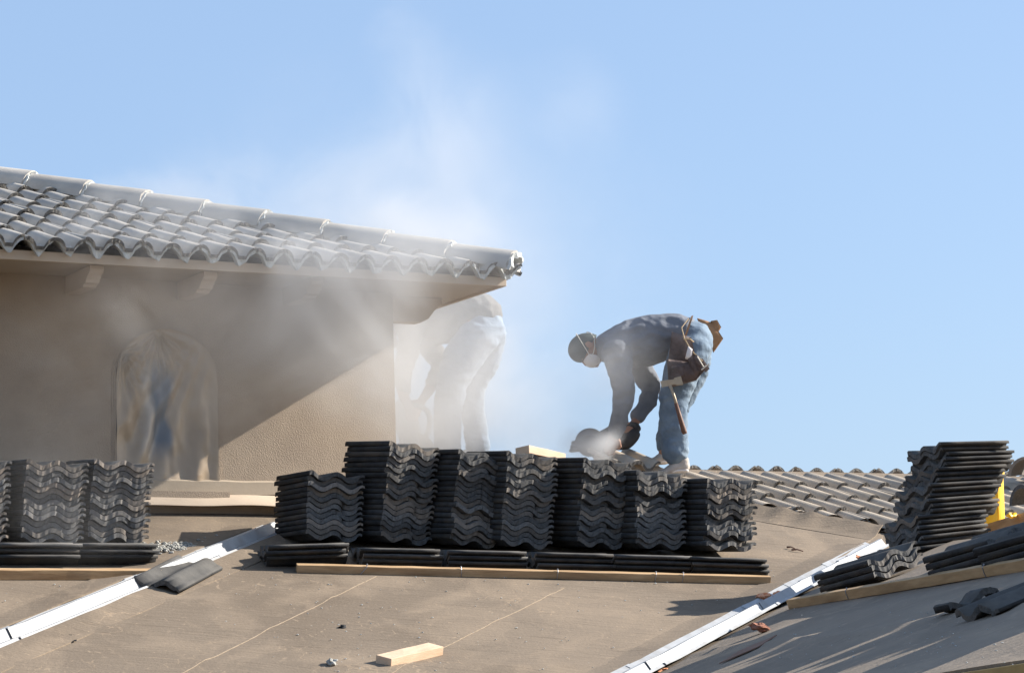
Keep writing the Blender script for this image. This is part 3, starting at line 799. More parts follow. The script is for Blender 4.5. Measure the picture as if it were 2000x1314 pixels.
# loose block of timber on the felt
c0, c1 = onp(765, 1298, PB), onp(862, 1277, PB)
c0, c1 = onp(748, 1300, PB), onp(850, 1275, PB)
beam('wood_block', c0, c1, .089, .042, PB[1], M['wood_pale'], 'short offcut of pale lumber lying loose on the felt', 'wood block', bev=.002)
pb0 = at(1020, 887, 15.72); pb1 = at(1092, 903, 15.95)
beam('board', pb0, pb1, .10, .045, V((0, .1, 1)), M['wood_pale'], 'pale board end lying across the tops of the middle stacks', 'board')
l0, l1 = onp(1912, 1052, PC), onp(2030, 1016, PC, .12)
l0 = at(1900, 1056, 15.3); l1 = at(2030, 1017, 14.6)
beam('lumber', l0, l1, .09, .055, VERT, M['wood'], 'length of lumber lying below the yellow bucket', 'lumber')

# ------------------------------------------------------------------ loose tiles and scraps
def half_tile(px, py, pl, rot, label, L=.42, W=.33, off=.03, seed=77, tilt=0.0, chip=.06):
    p = onp(px, py, pl, off); vs, fs, mi = tile_geo(L=L, W=W, seed=seed, rough=.006, chip=chip)
    n = pl[1]; u = V((1, 0, 0)); u = (u - n * u.dot(n)).normalized(); v = n.cross(u)
    X = u * math.cos(R(rot)) + v * math.sin(R(rot)); Y = v * math.cos(R(rot)) - u * math.sin(R(rot))
    X = (X + n * tilt).normalized()
    X, Y, Z = basis(X, Y)
    me = bpy.data.meshes.new('roof_tile'); me.from_pydata([a - V((W / 2, L / 2, 0)) for a in vs], [], fs)
    for m in ('tile', 'tile_top', 'tile_end'): me.materials.append(M[m])
    me.polygons.foreach_set('material_index', mi); me.polygons.foreach_set('use_smooth', [k != 2 for k in mi])
    o = link('roof_tile', me)
    o.matrix_world = Matrix(((X.x, Y.x, Z.x, p.x), (X.y, Y.y, Z.y, p.y), (X.z, Y.z, Z.z, p.z), (0, 0, 0, 1)))
    return tag(o, label, 'roof tile', None, 'thing')
half_tile(348, 1115, PB, -14, 'dusty cracked tile lying across the left white valley', L=.62, W=.25, off=.05, seed=78)
half_tile(1975, 1162, PC, -68, 'dark tile lying alone in shade by the right edge', L=.30, W=.28, off=.035, seed=79)
half_tile(1888, 1168, PC, 20, 'flat broken piece of tile in shade left of the lone tile', L=.12, W=.22, off=.035, seed=80)
cp = onp(122, 908, (onp(171, 1058, PA) , V((0, -1, 0))))
pt = onp(118, 1060, PA) + VERT * .44 ; pt = at(120, 912, (onp(118, 1060, PA)).y)
vs, fs, mi = tile_geo(L=.10, W=.16, seed=81, rough=.008)
me = bpy.data.meshes.new('tile_chip'); me.from_pydata(vs, [], fs)
for m in ('tile', 'tile_top', 'tile_end'): me.materials.append(M[m])
o = link('tile_chip', me); o.location = pt; o.rotation_euler = (.1, .12, .3); tag(o, 'broken chip of tile lying on top of the left stacks', 'tile chip')
# tiles just set down by the worker
for i, (x, y, h) in enumerate(((1215, 893, .16), (1232, 910, .06))):
    p = onp(x, y, PA, h)
    vs, fs, mi = tile_geo(L=.42, W=.33, amp=.024, wide=.65, seed=300 + i)
    me = bpy.data.meshes.new('roof_tile'); me.from_pydata([V((a.x - .16, a.y - .2, a.z)) for a in vs], [], fs)
    for m in ('laid', 'laid', 'laid_end'): me.materials.append(M[m])
    me.polygons.foreach_set('material_index', mi); me.polygons.foreach_set('use_smooth', [k != 2 for k in mi])
    o = link('roof_tile', me); X, Y, Z = basis(WU, slA)
    o.matrix_world = Matrix(((X.x, Y.x, Z.x, p.x), (X.y, Y.y, Z.y, p.y), (X.z, Y.z, Z.z, p.z), (0, 0, 0, 1)))
    tag(o, ['upper pale tile set down under the bent worker\'s hands', 'lower pale tile set down in front of the bent worker\'s shoes'][i], 'roof tile', None, 'thing')
def lump(name, p, r, m, label, cat, group=None, sq=(1, 1, .6), seed=0, sub=2):
    bm = bmesh.new(); bmesh.ops.create_icosphere(bm, subdivisions=sub, radius=1)
    for v in bm.verts:
        k = 1 + noise.noise(v.co * 1.6 + V((seed * 3.1, 0, 0))) * .7 + noise.noise(v.co * 4 + V((seed, 5, 0))) * .25
        v.co = V((v.co.x * sq[0], v.co.y * sq[1], v.co.z * sq[2])) * r * k
    me = bpy.data.meshes.new(name); bm.to_mesh(me); bm.free(); me.materials.append(m)
    o = link(name, me); o.location = p; o.rotation_euler = (rnd.uniform(-.2, .2), rnd.uniform(-.2, .2), rnd.uniform(0, 6)); return tag(o, label, cat, group)
lump('tile_chip', onp(669, 1224, PB, .01), .021, M['tile'], 'small black chip lying on the felt left of the pale block', 'tile chip', sq=(1.1, .7, .55), seed=1)
lump('stone', onp(648, 1294, PB, .015), .026, M['rock'], 'grey broken lump on the felt near the bottom edge', 'stone', sq=(1.1, .9, .7), seed=2, sub=3)
for i, (x, y, r, m, lab) in enumerate(((1494, 1165, .034, 'orange', 'orange crumbly lump halfway up the right white valley'), (1524, 1160, .028, 'orange', 'smaller orange lump just right of the halfway lump in the valley'), (1482, 1224, .036, 'rust', 'dark red crumbly mass in the shaded part of the right valley'), (1440, 1238, .026, 'rust', 'dark red lump left of the shaded crumbly mass'), (1497, 1207, .018, 'orange', 'bright orange crumb below the overlap of the valley sheets'), (1667, 1089, .032, 'orange', 'orange and white lump at the top of the right valley'), (1305, 1312, .032, 'orange', 'orange lump at the bottom edge in the right valley'), (1320, 1303, .020, 'orange', 'round orange lump just above the bottom-edge lump'))):
    for_pl = PB if i not in (2,) else PC
    lump('mastic_lump', onp(x, y, for_pl, .03), r, M[m], lab, 'lump', 'crumbly lumps in the right valley', sq=(1.2, 1.2, .55), seed=20 + i, sub=3)
lump('tile_chip', onp(1452, 1194, PB, .012), .03, M['tile'], 'dark tile fragment beside the overlap of the right valley', 'tile chip', sq=(1.3, .5, .4), seed=41)
chips = [(160, 1222, 'just left of where the white valley leaves the felt lap'), (147, 1250, 'largest on the felt right of the valley'), (95, 1247, 'on the valley\'s lower right edge'), (135, 1240, 'between two others right of the valley'), (192, 1200, 'upper of those at the valley edge'), (245, 1177, 'nearest below the cracked tile'), (297, 1161, 'touching the cracked tile\'s lower end'), (47, 1218, 'left of the valley on the left felt')]
for i, (x, y, w_) in enumerate(chips):
    lump('tile_chip', onp(x, y, PB if i != 7 else PA, .008), rnd.uniform(.008, .015), M['tile'], f'tiny dark chip {w_}', 'tile chip', 'dark chips along the left valley', sq=(1.2, .8, .5), seed=60 + i, sub=1)
# brown shingle scrap folded on the right roof
mb = MB(); p = onp(1405, 1296, PC, .003); e1_ = onp(1482, 1263, PC, .003) - p; e2_ = onp(1420, 1284, PC, .003) - p
mb.box(p, e1_, V((.10, .22, .055)), PC[1] * .004); o = mb.build('shingle', M['brown'], None, origin=p); tag(o, 'brown square of shingle lying bent beside the right valley', 'shingle')
# twigs
for i, (x0, y0, x1, y1) in enumerate(((1537, 1068, 1553, 1071), (1546, 1073, 1569, 1076))):
    mb = MB(); a, b = onp(x0, y0, PB, .008), onp(x1, y1, PB, .008); mb.tube([a, a.lerp(b, .5) + V((0, 0, .006)), b], [.006, .004, .003], 6)
    o = mb.build('splinter', M['handle'], None, origin=a); tag(o, ['shorter thick splinter on the felt right of the stacks', 'longer thin splinter on the felt right of the stacks'][i], 'splinter')
# rubble strewn by the left valley, and white crumbs over the felt
def crumbs(name, pts, m, label, rr=(.004, .014)):
    bm = bmesh.new()
    for p in pts:
        r = rnd.uniform(*rr); q = bmesh.ops.create_icosphere(bm, subdivisions=1, radius=r)
        sx, sy = rnd.uniform(.7, 1.6), rnd.uniform(.7, 1.3)
        for v in q['verts']: v.co = V((v.co.x * sx * rnd.uniform(.7, 1.2), v.co.y * sy, v.co.z * .6)) + p
    me = bpy.data.meshes.new(name); bm.to_mesh(me); bm.free(); me.materials.append(m)
    return tag(link(name, me), label, 'debris', None, 'stuff')
pts = []
for _ in range(420):
    x = rnd.gauss(345, 42); y = 1068 + rnd.gauss(0, 5) + (x - 345) * .0
    pts.append(onp(x, y, PA, .008 + rnd.random() * .01))
for _ in range(50): pts.append(onp(rnd.uniform(400, 520), 1068 - (0) + rnd.gauss(0, 3) - (rnd.uniform(0, 20)), PA, .012))
crumbs('rubble', pts, M['rock'], 'pale grey mortar rubble strewn on the left felt beside the stacks', (.004, .014))
pts = [onp(rnd.uniform(430, 1650), rnd.uniform(1110, 1310), PB, .004) for _ in range(260)] + [onp(rnd.uniform(0, 300), rnd.uniform(1140, 1230), PA, .004) for _ in range(30)]
pts = [p for p in pts]
crumbs('grit', pts, M['mortar'], 'fine white crumbs scattered over the felt', (.0015, .005))
pts = [onp(rnd.uniform(1500, 1980), rnd.uniform(1180, 1300), PC, .005) for _ in range(60)]
crumbs('grit', pts, M['mortar'], 'fine white crumbs scattered over the shaded right felt', (.0015, .004))
# yellow bucket
bp_ = at(1932, 1046, 15.6); bk_ = empty('bucket', bp_, 'bright yellow plastic bucket standing behind the tall leaning stack', 'bucket')
mb = MB(); n = 32; rings = []
for z, r in ((0, .084), (.006, .088), (.14, .090), (.322, .093), (.324, .100), (.345, .100), (.347, .092), (.02, .082)):
    rings.append([bp_ + V((math.cos(2 * math.pi * k / n) * r, math.sin(2 * math.pi * k / n) * r, z)) for k in range(n)])
mb.ring(rings); o = mb.build('pail', M['yellow'], bk_, smooth=True); smooth_by_angle(o, 40)
mb = MB(); a = R(-62)
mb.box(bp_ + V((math.cos(a) * .090, math.sin(a) * .090, .01)), V((-math.sin(a), math.cos(a), 0)) * .003, V((math.cos(a), math.sin(a), 0)) * .005, VERT * .29); mb.build('seam', M['yellow'], bk_)
lump('plastic_scrap', at(1976, 1006, 14.7), .035, M['yellow'], 'yellow plastic scrap on the lumber beside the bucket', 'scrap', sq=(1.2, .6, .5), seed=88)
# dark barrel tiles waiting at the right edge
for i, (x, y, Y) in enumerate(((2005, 928, 19.5), (1995, 985, 14.2))):
    p = at(x, y, Y); mb = MB(); rings = []
    d = V((.4, .85, .1)).normalized() if i == 0 else V((.8, .4, .1)).normalized(); s = d.cross(VERT).normalized()
    rad = .13 if i == 0 else .10
    for j in range(4):
        c = p + d * (.42 * j / 3); rings.append([c + s * math.cos(math.pi * k / 14) * rad + VERT * math.sin(math.pi * k / 14) * rad for k in range(15)] + [c + s * math.cos(math.pi * k / 14) * (rad - .02) + VERT * math.sin(math.pi * k / 14) * (rad - .02) for k in range(14, -1, -1)])
    mb.ring(rings); o = mb.build('ridge_tile', M['tile_end'], None, origin=p, smooth=True); smooth_by_angle(o, 40)
    tag(o, ['dark barrel ridge tile on the far ridge at the right edge', 'dark barrel tile on the lumber at the right edge'][i], 'ridge tile')

# ------------------------------------------------------------------ plastic sheet over the window
nu_, nv_ = 90, 130; bm = bmesh.new(); grid = []
def fold(u, z):
    """u 0..1 across, z 0..1 up: gathers hang from the upper corners and fan towards the foot"""
    h = 0
    a = math.atan2(1.02 - z + .18, u - .98); h += .5 * math.sin(a * 26 + noise.noise(V((u * 3, z * 3, 0))) * 2.2) * max(0, 1 - abs(a - 2.35) * .85) * min(1, (1.05 - z) * 1.6) * (u > -.1)
    b = math.atan2(z - .86, u - .05); h += .35 * math.sin(b * 22 + 1) * max(0, 1 - math.hypot(u - .05, z - .86) * 2.3)
    c = math.atan2(z - 1.0, u - .42); h += .45 * math.sin(c * 19) * max(0, 1 - math.hypot(u - .42, z - 1.0) * 2.0)
    h += noise.noise(V((u * 5, z * 4, 7))) * .45 + noise.noise(V((u * 14, z * 10, 2))) * .16
    return h
hgt = zt - zsill
def archtop(u):
    x = (u - .5) * 2; return zspr + wrad * .92 * math.sqrt(max(0, 1 - min(1, abs(x)) ** 2))
for j in range(nv_ + 1):
    row = []
    for i in range(nu_ + 1):
        u = i / nu_; top = archtop(u); z = (zsill + .015) + (top - zsill - .01) * (j / nv_)
        zz = (z - zsill) / hgt; ed_ = min(u, 1 - u, j / nv_ * 1.2, (1 - j / nv_) * 1.2); e = min(1, ed_ * 9)
        off = .012 + (fold(u, zz) * .036 + .004) * (.25 + .75 * e) - .05 * math.sin(math.pi * u) * math.sin(math.pi * j / nv_) ** .7
        row.append(bm.verts.new(W3(wl_ + (wr_ - wl_) * u, z, max(off, -.085)) - W3(wcx, zsill)))
    grid.append(row)
uvl = bm.loops.layers.uv.new('UVMap')
for j in range(nv_):
    for i in range(nu_):
        f = bm.faces.new((grid[j][i], grid[j][i + 1], grid[j + 1][i + 1], grid[j + 1][i]))
        for lp, (a, b) in zip(f.loops, ((i, j), (i + 1, j), (i + 1, j + 1), (i, j + 1))): lp[uvl].uv = (a / nu_, b / nv_)
        f.smooth = True
me = bpy.data.meshes.new('plastic_sheet'); bm.to_mesh(me); bm.free()
# dusty film, cleaner and bluish where it clings to the pane
m, n, l, b = new_mat('dusty_plastic_film')
uv = n.new('ShaderNodeUVMap'); sep = n.new('ShaderNodeSeparateXYZ'); l.new(uv.outputs[0], sep.inputs[0])
def math_(op, a, bb=None):
    q = n.new('ShaderNodeMath'); q.operation = op
    for k, s in ((0, a), (1, bb)):
        if s is None: continue
        if isinstance(s, (int, float)): q.inputs[k].default_value = s
        else: l.new(s, q.inputs[k])
    return q.outputs[0]
nz = n.new('ShaderNodeTexNoise'); nz.inputs['Scale'].default_value = 3.5; nz.inputs['Detail'].default_value = 6; l.new(uv.outputs[0], nz.inputs['Vector'])
xx = math_('ADD', sep.outputs[0], math_('MULTIPLY', math_('SUBTRACT', nz.outputs['Fac'], .5), .24))
d1 = math_('ABSOLUTE', math_('SUBTRACT', xx, .46)); mk = n.new('ShaderNodeMapRange'); mk.inputs[1].default_value = .06; mk.inputs[2].default_value = .125; mk.inputs[3].default_value = 1; mk.inputs[4].default_value = 0; l.new(d1, mk.inputs[0])
d2 = math_('ABSOLUTE', math_('SUBTRACT', sep.outputs[1], .5)); mk2 = n.new('ShaderNodeMapRange'); mk2.inputs[1].default_value = .19; mk2.inputs[2].default_value = .33; mk2.inputs[3].default_value = 1; mk2.inputs[4].default_value = 0; l.new(d2, mk2.inputs[0])
mask = math_('MULTIPLY', mk.outputs[0], mk2.outputs[0])
r = ramp(n, [(.3, (.30, .225, .15)), (.7, (.40, .31, .215))]); l.new(nz.outputs['Fac'], r.inputs[0])
d3 = math_('ABSOLUTE', math_('SUBTRACT', xx, .33)); mk3 = n.new('ShaderNodeMapRange'); mk3.inputs[1].default_value = .02; mk3.inputs[2].default_value = .12; mk3.inputs[3].default_value = .55; mk3.inputs[4].default_value = 0; l.new(d3, mk3.inputs[0])
m3 = math_('MULTIPLY', mk3.outputs[0], mk2.outputs[0])
mxa = n.new('ShaderNodeMix'); mxa.data_type = 'RGBA'; l.new(m3, mxa.inputs[0]); l.new(r.outputs[0], mxa.inputs[6]); mxa.inputs[7].default_value = (.5, .47, .42, 1)  # highlight left of the bluish patch, painted into the film's colour
mx = n.new('ShaderNodeMix'); mx.data_type = 'RGBA'; l.new(mask, mx.inputs[0]); l.new(mxa.outputs[2], mx.inputs[6]); mx.inputs[7].default_value = (.14, .155, .175, 1)
l.new(mx.outputs[2], b.inputs['Base Color']); b.inputs['Roughness'].default_value = .33; b.inputs['Specular IOR Level'].default_value = .6
me.materials.append(m)
o = link('plastic_sheet', me); o.location = W3(wcx, zsill); tag(o, 'dusty crumpled plastic sheet taped over the arched window', 'plastic sheet')

# ------------------------------------------------------------------ people
def etube(mb, secs, Y0, seg=18):
    """secs: (px, py, depth offset, in-plane radius px, depth radius px) along a limb"""
    P = [at(a, b, Y0 + c) for a, b, c, _, _ in secs]; k = Y0 / FPX
    n = len(P); C = []; 
    # densify with a Catmull-Rom pass for soft outlines
    pts = []; rad = []
    for i in range(n - 1):
        p0, p1, p2, p3 = P[max(i - 1, 0)], P[i], P[i + 1], P[min(i + 2, n - 1)]
        for s in range(4):
            t = s / 4
            q = .5 * ((2 * p1) + (p2 - p0) * t + (2 * p0 - 5 * p1 + 4 * p2 - p3) * t * t + (3 * p1 - p0 - 3 * p2 + p3) * t ** 3)
            pts.append(q); rad.append((secs[i][3] * (1 - t) + secs[i + 1][3] * t, secs[i][4] * (1 - t) + secs[i + 1][4] * t))
    pts.append(P[-1]); rad.append((secs[-1][3], secs[-1][4]))
    rings = []; m = len(pts); vd = V((0, 1, 0))
    T = [(pts[min(i + 1, m - 1)] - pts[max(i - 1, 0)]).normalized() for i in range(m)]
    def rg(p, t, ra, rb):
        a = t.cross(vd); a = a.normalized() if a.length > .2 else V((1, 0, 0)); b = a.cross(t).normalized()
        return [p + a * (math.cos(2 * math.pi * q / seg) * ra * k) + b * (math.sin(2 * math.pi * q / seg) * rb * k) for q in range(seg)]
    ra, rb = rad[0]
    for f, s in ((.75, .35), (.5, .75)): rings.append(rg(pts[0] - T[0] * min(ra, rb) * k * f, T[0], ra * s, rb * s))
    for i in range(m): rings.append(rg(pts[i], T[i], *rad[i]))
    ra, rb = rad[-1]
    for f, s in ((.5, .75), (.75, .35)): rings.append(rg(pts[-1] + T[-1] * min(ra, rb) * k * f, T[-1], ra * s, rb * s))
    mb.ring(rings)
def ball(mb, p, rx, ry, rz, rot=None, seg=14):
    rings = []
    for i in range(1, seg):
        th = math.pi * i / seg; ring = []
        for j in range(seg + 4):
            ph = 2 * math.pi * j / (seg + 4); v = V((rx * math.sin(th) * math.cos(ph), ry * math.sin(th) * math.sin(ph), rz * math.cos(th)))
            ring.append(p + (rot @ v if rot else v))
        rings.append(ring)
    mb.ring(rings)
def fuse(mb, name, m, parent, voxel=.012, it=6, wr=0.0, wscale=(9, 9, 9), seed=0, top=None):
    """weld overlapping closed shapes to one continuous skin; optional cloth wrinkles"""
    o0 = WL[parent.name] if parent is not None else top
    me = bpy.data.meshes.new('t'); me.from_pydata([p - o0 for p in mb.v], [], mb.f)
    bm = bmesh.new(); bm.from_mesh(me); bmesh.ops.recalc_face_normals(bm, faces=bm.faces[:]); bm.to_mesh(me); bm.free()
    t = bpy.data.objects.new('t', me); COL.objects.link(t)
    r = t.modifiers.new('r', 'REMESH'); r.mode = 'VOXEL'; r.voxel_size = voxel
    s = t.modifiers.new('s', 'SMOOTH'); s.factor = .5; s.iterations = it
    dg = bpy.context.evaluated_depsgraph_get(); dg.update()
    nm = bpy.data.meshes.new_from_object(t.evaluated_get(dg)); bpy.data.objects.remove(t)
    nm.name = name; nm.materials.clear(); nm.materials.append(m)
    if wr:
        nm.update(); nr = [v.normal.copy() for v in nm.vertices]
        for v, q in zip(nm.vertices, nr):
            c = v.co; h = 1 - abs(noise.noise(V((c.x * wscale[0] + seed, c.y * wscale[1], c.z * wscale[2])))) * 2.6
            h += .5 * noise.noise(V((c.x * wscale[0] * 2.3, c.y * wscale[1] * 2 + seed, c.z * wscale[2] * 2.3)))
            v.co = c + q * (h * wr)
    nm.polygons.foreach_set('use_smooth', [True] * len(nm.polygons)); nm.update()
    o = link(name, nm, parent)
    if parent is None: o.location = o0
    WL[o.name] = o0; return o
def hand(mb, wrist, d, nrm, curl=.9, sc=1.0, thumb=1):
    """palm and five curled fingers; d = wrist to knuckles, nrm = back of the hand"""
    d = d.normalized(); s = d.cross(nrm).normalized(); nrm = s.cross(d).normalized(); L = .09 * sc
    rot = Matrix((s, d, nrm)).transposed()
    ball(mb, wrist + d * L * .55, .042 * sc, L * .62, .019 * sc, rot)
    ball(mb, wrist, .03 * sc, .035 * sc, .024 * sc, rot)
    for i, (off, ln) in enumerate(((-.030, .066), (-.010, .076), (.011, .070), (.030, .054))):
        p = wrist + d * (L * (1.0 - abs(i - 1.2) * .05)) + s * off * sc; a = 0; pts = [p - d * .02]; 
        for q, seg in enumerate((.45, .32, .23)):
            a += curl * (.55 + .25 * q) + i * .04; p = p + (d * math.cos(a) - nrm * math.sin(a)) * ln * seg * sc * 1.15; pts.append(p)
        mb.tube(pts, [.0105 * sc, .010 * sc, .009 * sc, .0075 * sc], 10)
    p = wrist + d * L * .35 + s * (-.034 * sc * thumb); q = p + (s * -.6 * thumb + d * .7 - nrm * .3).normalized() * .036 * sc; r_ = q + (d * .8 - nrm * .55 + s * .1 * thumb).normalized() * .03 * sc
    mb.tube([wrist + d * L * .2, p, q, r_], [.014 * sc, .0135 * sc, .0115 * sc, .009 * sc], 10)

# ---- bent worker in the slate shirt
YR = (onp(1315, 925, PA, .075)).y
fr = at(1315, 922, YR)
def pp(x, y, d=0): return at(x, y, YR + d)
kx = YR / FPX
mb = MB()
etube(mb, [(1192, 680, -.02, 22, 34), (1235, 672, 0, 36, 46), (1290, 660, 0, 40, 46), (1345, 664, 0, 34, 46)], YR)             # trunk
etube(mb, [(1345, 668, -.10, 30, 26), (1330, 735, -.12, 27, 25), (1316, 795, -.12, 20, 20), (1318, 850, -.12, 19, 18), (1326, 905, -.12, 13, 13)], YR)
etube(mb, [(1350, 668, .10, 30, 26), (1342, 735, .13, 26, 25), (1318, 800, .15, 20, 20), (1310, 850, .15, 18, 18), (1298, 890, .15, 13, 13)], YR)
etube(mb, [(1204, 684, -.17, 22, 20), (1212, 726, -.20, 16, 15), (1218, 762, -.20, 13, 13), (1210, 812, -.18, 11, 11), (1203, 850, -.14, 8.5, 8)], YR)
etube(mb, [(1228, 692, .17, 20, 18), (1256, 728, .20, 14, 14), (1271, 764, .19, 12, 12), (1257, 796, .13, 10.5, 10.5), (1238, 828, .06, 8.5, 8)], YR)
etube(mb, [(1196, 672, 0, 17, 18), (1178, 677, 0, 16, 16), (1160, 682, -.01, 16, 17)], YR)       # neck
hc = pp(1147, 680); hx = V((-.90, 0, .18)).normalized(); fx = V((.05, -.12, -1)).normalized(); fx = (fx - hx * fx.dot(hx)).normalized(); sx = hx.cross(fx)
HR = Matrix((sx, fx, hx)).transposed()          # side, face, crown
ball(mb, hc + hx * .012, .074, .094, .100, HR, 18)
ball(mb, hc + fx * .050 - hx * .050, .052, .052, .062, HR)                                        # jaw
ball(mb, hc + fx * .100 - hx * .075, .022, .018, .02, HR)                                          # chin
mb.tube([hc + fx * .090 + hx * .022, hc + fx * .112 - hx * .016], [.008, .015], 8)                 # nose
for s in (-1, 1):
    ball(mb, hc + sx * .076 * s - hx * .006 - fx * .006, .010, .022, .034, HR)                     # ears
    ball(mb, hc + sx * .030 * s + fx * .083 + hx * .022, .015, .010, .010, HR)                     # brow and lids
hand(mb, pp(1203, 848, -.14), pp(1186, 888, -.13) - pp(1203, 848, -.14), V((.25, -.9, .1)), .75, 1.05, 1)
hand(mb, pp(1238, 828, .06), pp(1222, 848, .02) - pp(1238, 828, .06), V((.7, -.2, .5)), 1.0, 1.0, -1)
body = fuse(mb, 'person', M['skin'], None, .0075, 3, top=fr)
tag(body, 'worker in slate shirt and jeans with dust mask, bending over a saw', 'person')
mb = MB()
etube(mb, [(1186, 679, 0, 31, 52), (1215, 676, 0, 44, 58), (1255, 667, 0, 50, 56), (1300, 657, 0, 45, 52), (1338, 651, 0, 35, 50)], YR)
etube(mb, [(1204, 684, -.17, 29, 24), (1212, 725, -.20, 24, 21), (1218, 762, -.20, 21, 19), (1214, 800, -.19, 18.5, 17), (1205, 836, -.15, 15, 14), (1201, 846, -.14, 13.5, 13)], YR)
etube(mb, [(1228, 692, .17, 28, 24), (1256, 728, .20, 22, 20), (1272, 764, .19, 19.5, 18), (1258, 795, .13, 16, 15), (1244, 815, .08, 13.5, 13)], YR)
fuse(mb, 'shirt', M['shirt'], body, .011, 5, wr=.008, wscale=(10, 8, 14), seed=1)
mb = MB()
etube(mb, [(1330, 654, 0, 30, 50), (1352, 664, 0, 40, 52), (1358, 684, 0, 34, 50)], YR)
etube(mb, [(1350, 672, -.10, 40, 32), (1334, 722, -.12, 36, 30), (1318, 770, -.13, 30, 26), (1315, 800, -.13, 27.5, 25), (1317, 845, -.13, 27, 24), (1319, 880, -.13, 27, 24), (1321, 890, -.13, 25, 23)], YR)
etube(mb, [(1356, 676, .10, 36, 32), (1352, 720, .13, 33, 30), (1334, 765, .15, 28, 26), (1318, 800, .16, 26, 25), (1308, 845, .16, 25, 23), (1303, 872, .16, 23, 22)], YR)
fuse(mb, 'jeans', M['denim'], body, .011, 4, wr=.006, wscale=(8, 8, 17), seed=4)
for (heel, toe, d) in (((1338, 912), (1287, 922), -.13), ((1312, 894), (1268, 899), .15)):
    mb = MB(); etube(mb, [(heel[0], heel[1] - 2, d, 13, 12), (heel[0] - 18, heel[1] + 1, d, 13, 13), (toe[0] + 12, toe[1] + 1, d - .01, 8.5, 14), (toe[0], toe[1] + 2, d - .01, 6, 11)], YR)
    etube(mb, [(heel[0] - 4, heel[1] - 14, d, 12, 12), (heel[0] - 3, heel[1], d, 12, 12)], YR)
    sh_ = fuse(mb, 'shoe', M['shoe'], body, .008, 3)
    mb = MB(); etube(mb, [(heel[0] + 4, heel[1] + 7, d, 4, 12), (heel[0] - 18, heel[1] + 8, d, 4, 13), (toe[0] + 4, toe[1] + 6, d - .01, 3.6, 14)], YR)
    fuse(mb, 'sole', M['mask'], sh_, .008, 2)
# cap
mb = MB(); rings = []
for i in range(12):
    t = i / 11; th = math.pi * .60 * (1 - t) + .02
    ring = []
    for j in range(28):
        ph = 2 * math.pi * j / 28; r = .001
        dl = .16 * math.cos(ph)                  # lower at the nape, higher over the brow
        v = V((.082 * math.sin(th) * math.sin(ph), .102 * math.sin(th) * math.cos(ph), .108 * math.cos(th) + (.030 * math.cos(ph) + .004) * (1 - t)))
        ring.append(hc + hx * .014 + HR @ v)
    rings.append(ring)
mb.ring(rings); o = mb.build('cap', M['cap'], body, smooth=True)
# mask and straps
mb = MB(); mc = hc + fx * .080 - hx * .040
rings = []
for i in range(9):
    t = i / 8; r = .062 * math.sqrt(max(0.004, 1 - t ** 2.2)); c = mc - fx * .03 + fx * (.075 * t)
    rings.append([c + sx * (math.cos(2 * math.pi * k / 20) * r) + hx * (math.sin(2 * math.pi * k / 20) * r * 1.02) for k in range(20)])
mb.ring(rings); mo = mb.build('dust_mask', M['mask'], body, smooth=True)
for tgt in (.085, .02):
    mb = MB(); pts = []
    for k in range(25):
        a = -math.pi * .5 + math.pi * 2 * k / 24
        pass
    s0 = mc + sx * .055; 
    for sgn in (-1, 1):
        s0 = mc + sx * .058 * sgn; bckp = hc + hx * tgt - fx * .085
        pts = []
        for k in range(9):
            t = k / 8; q = s0.lerp(bckp, t); loc = HR.transposed() @ (q - hc - hx * .014)
            f = math.sqrt((loc.x / .084) ** 2 + (loc.y / .104) ** 2 + (loc.z / .110) ** 2)
            if f < 1.02 and f > .2: loc = loc * (1.02 / f)
            pts.append(hc + hx * .014 + HR @ loc)
        mb.tube(pts, .0028, 6)
    mb.build('strap', M['strap'], mo)
# belt and pouches
mb = MB(); rings = []
for k in range(29):
    a = 2 * math.pi * k / 28; c = pp(1338, 657); ax = (pp(1345, 616) - pp(1316, 700)); ux = ax.normalized() * (41 * kx); dy = V((0, 1, 0)) * 57 * kx
    p = c + ux * math.cos(a) + dy * math.sin(a); wv = V((.95, 0, .3)).normalized() * .008
    rings.append([p - wv, p + wv, p + wv + (p - c).normalized() * .006, p - wv + (p - c).normalized() * .006])
mb.ring(rings, cap=False); mb.build('belt', M['suede'], body)
def quad_pouch(mb, pts, Yd, th, puff=.02, n=8):
    """a stuffed leather panel: outline quad in px, closed and bulging towards the camera"""
    a, b, c, d = [pp(x, y, Yd) for x, y in pts]; fr_ = []; bk2 = []
    for j in range(n + 1):
        for i in range(n + 1):
            s, t = i / n, j / n; p = (a.lerp(b, s)).lerp(d.lerp(c, s), t); bl = math.sin(math.pi * min(max(s, .02), .98)) ** .5 * math.sin(math.pi * min(max(t, .02), .98)) ** .5
            w_ = noise.noise(p * 18) * .006
            fr_.append(p + V((0, -1, 0)) * (th / 2 + puff * bl + w_)); bk2.append(p + V((0, 1, 0)) * (th / 2 + puff * .4 * bl))
    N = n + 1; fs = []; K = len(fr_)
    for j in range(n):
        for i in range(n):
            q = j * N + i; fs += [(q, q + 1, q + N + 1, q + N), (K + q + N, K + q + N + 1, K + q + 1, K + q)]
    for i in range(n):
        fs += [(i + 1, i, K + i, K + i + 1), (n * N + i, n * N + i + 1, K + n * N + i + 1, K + n * N + i), ((i + 1) * N, i * N, K + i * N, K + (i + 1) * N), (i * N + n, (i + 1) * N + n, K + (i + 1) * N + n, K + i * N + n)]
    mb.add(fr_ + bk2, fs)
mb = MB()
quad_pouch(mb, [(1303, 702), (1384, 714), (1360, 742), (1306, 757)], -.27, .05, .03)
quad_pouch(mb, [(1312, 648), (1350, 660), (1362, 716), (1304, 712)], -.235, .03, .015)
pouch = mb.build('tool_pouch', M['leather'], body, smooth=True)
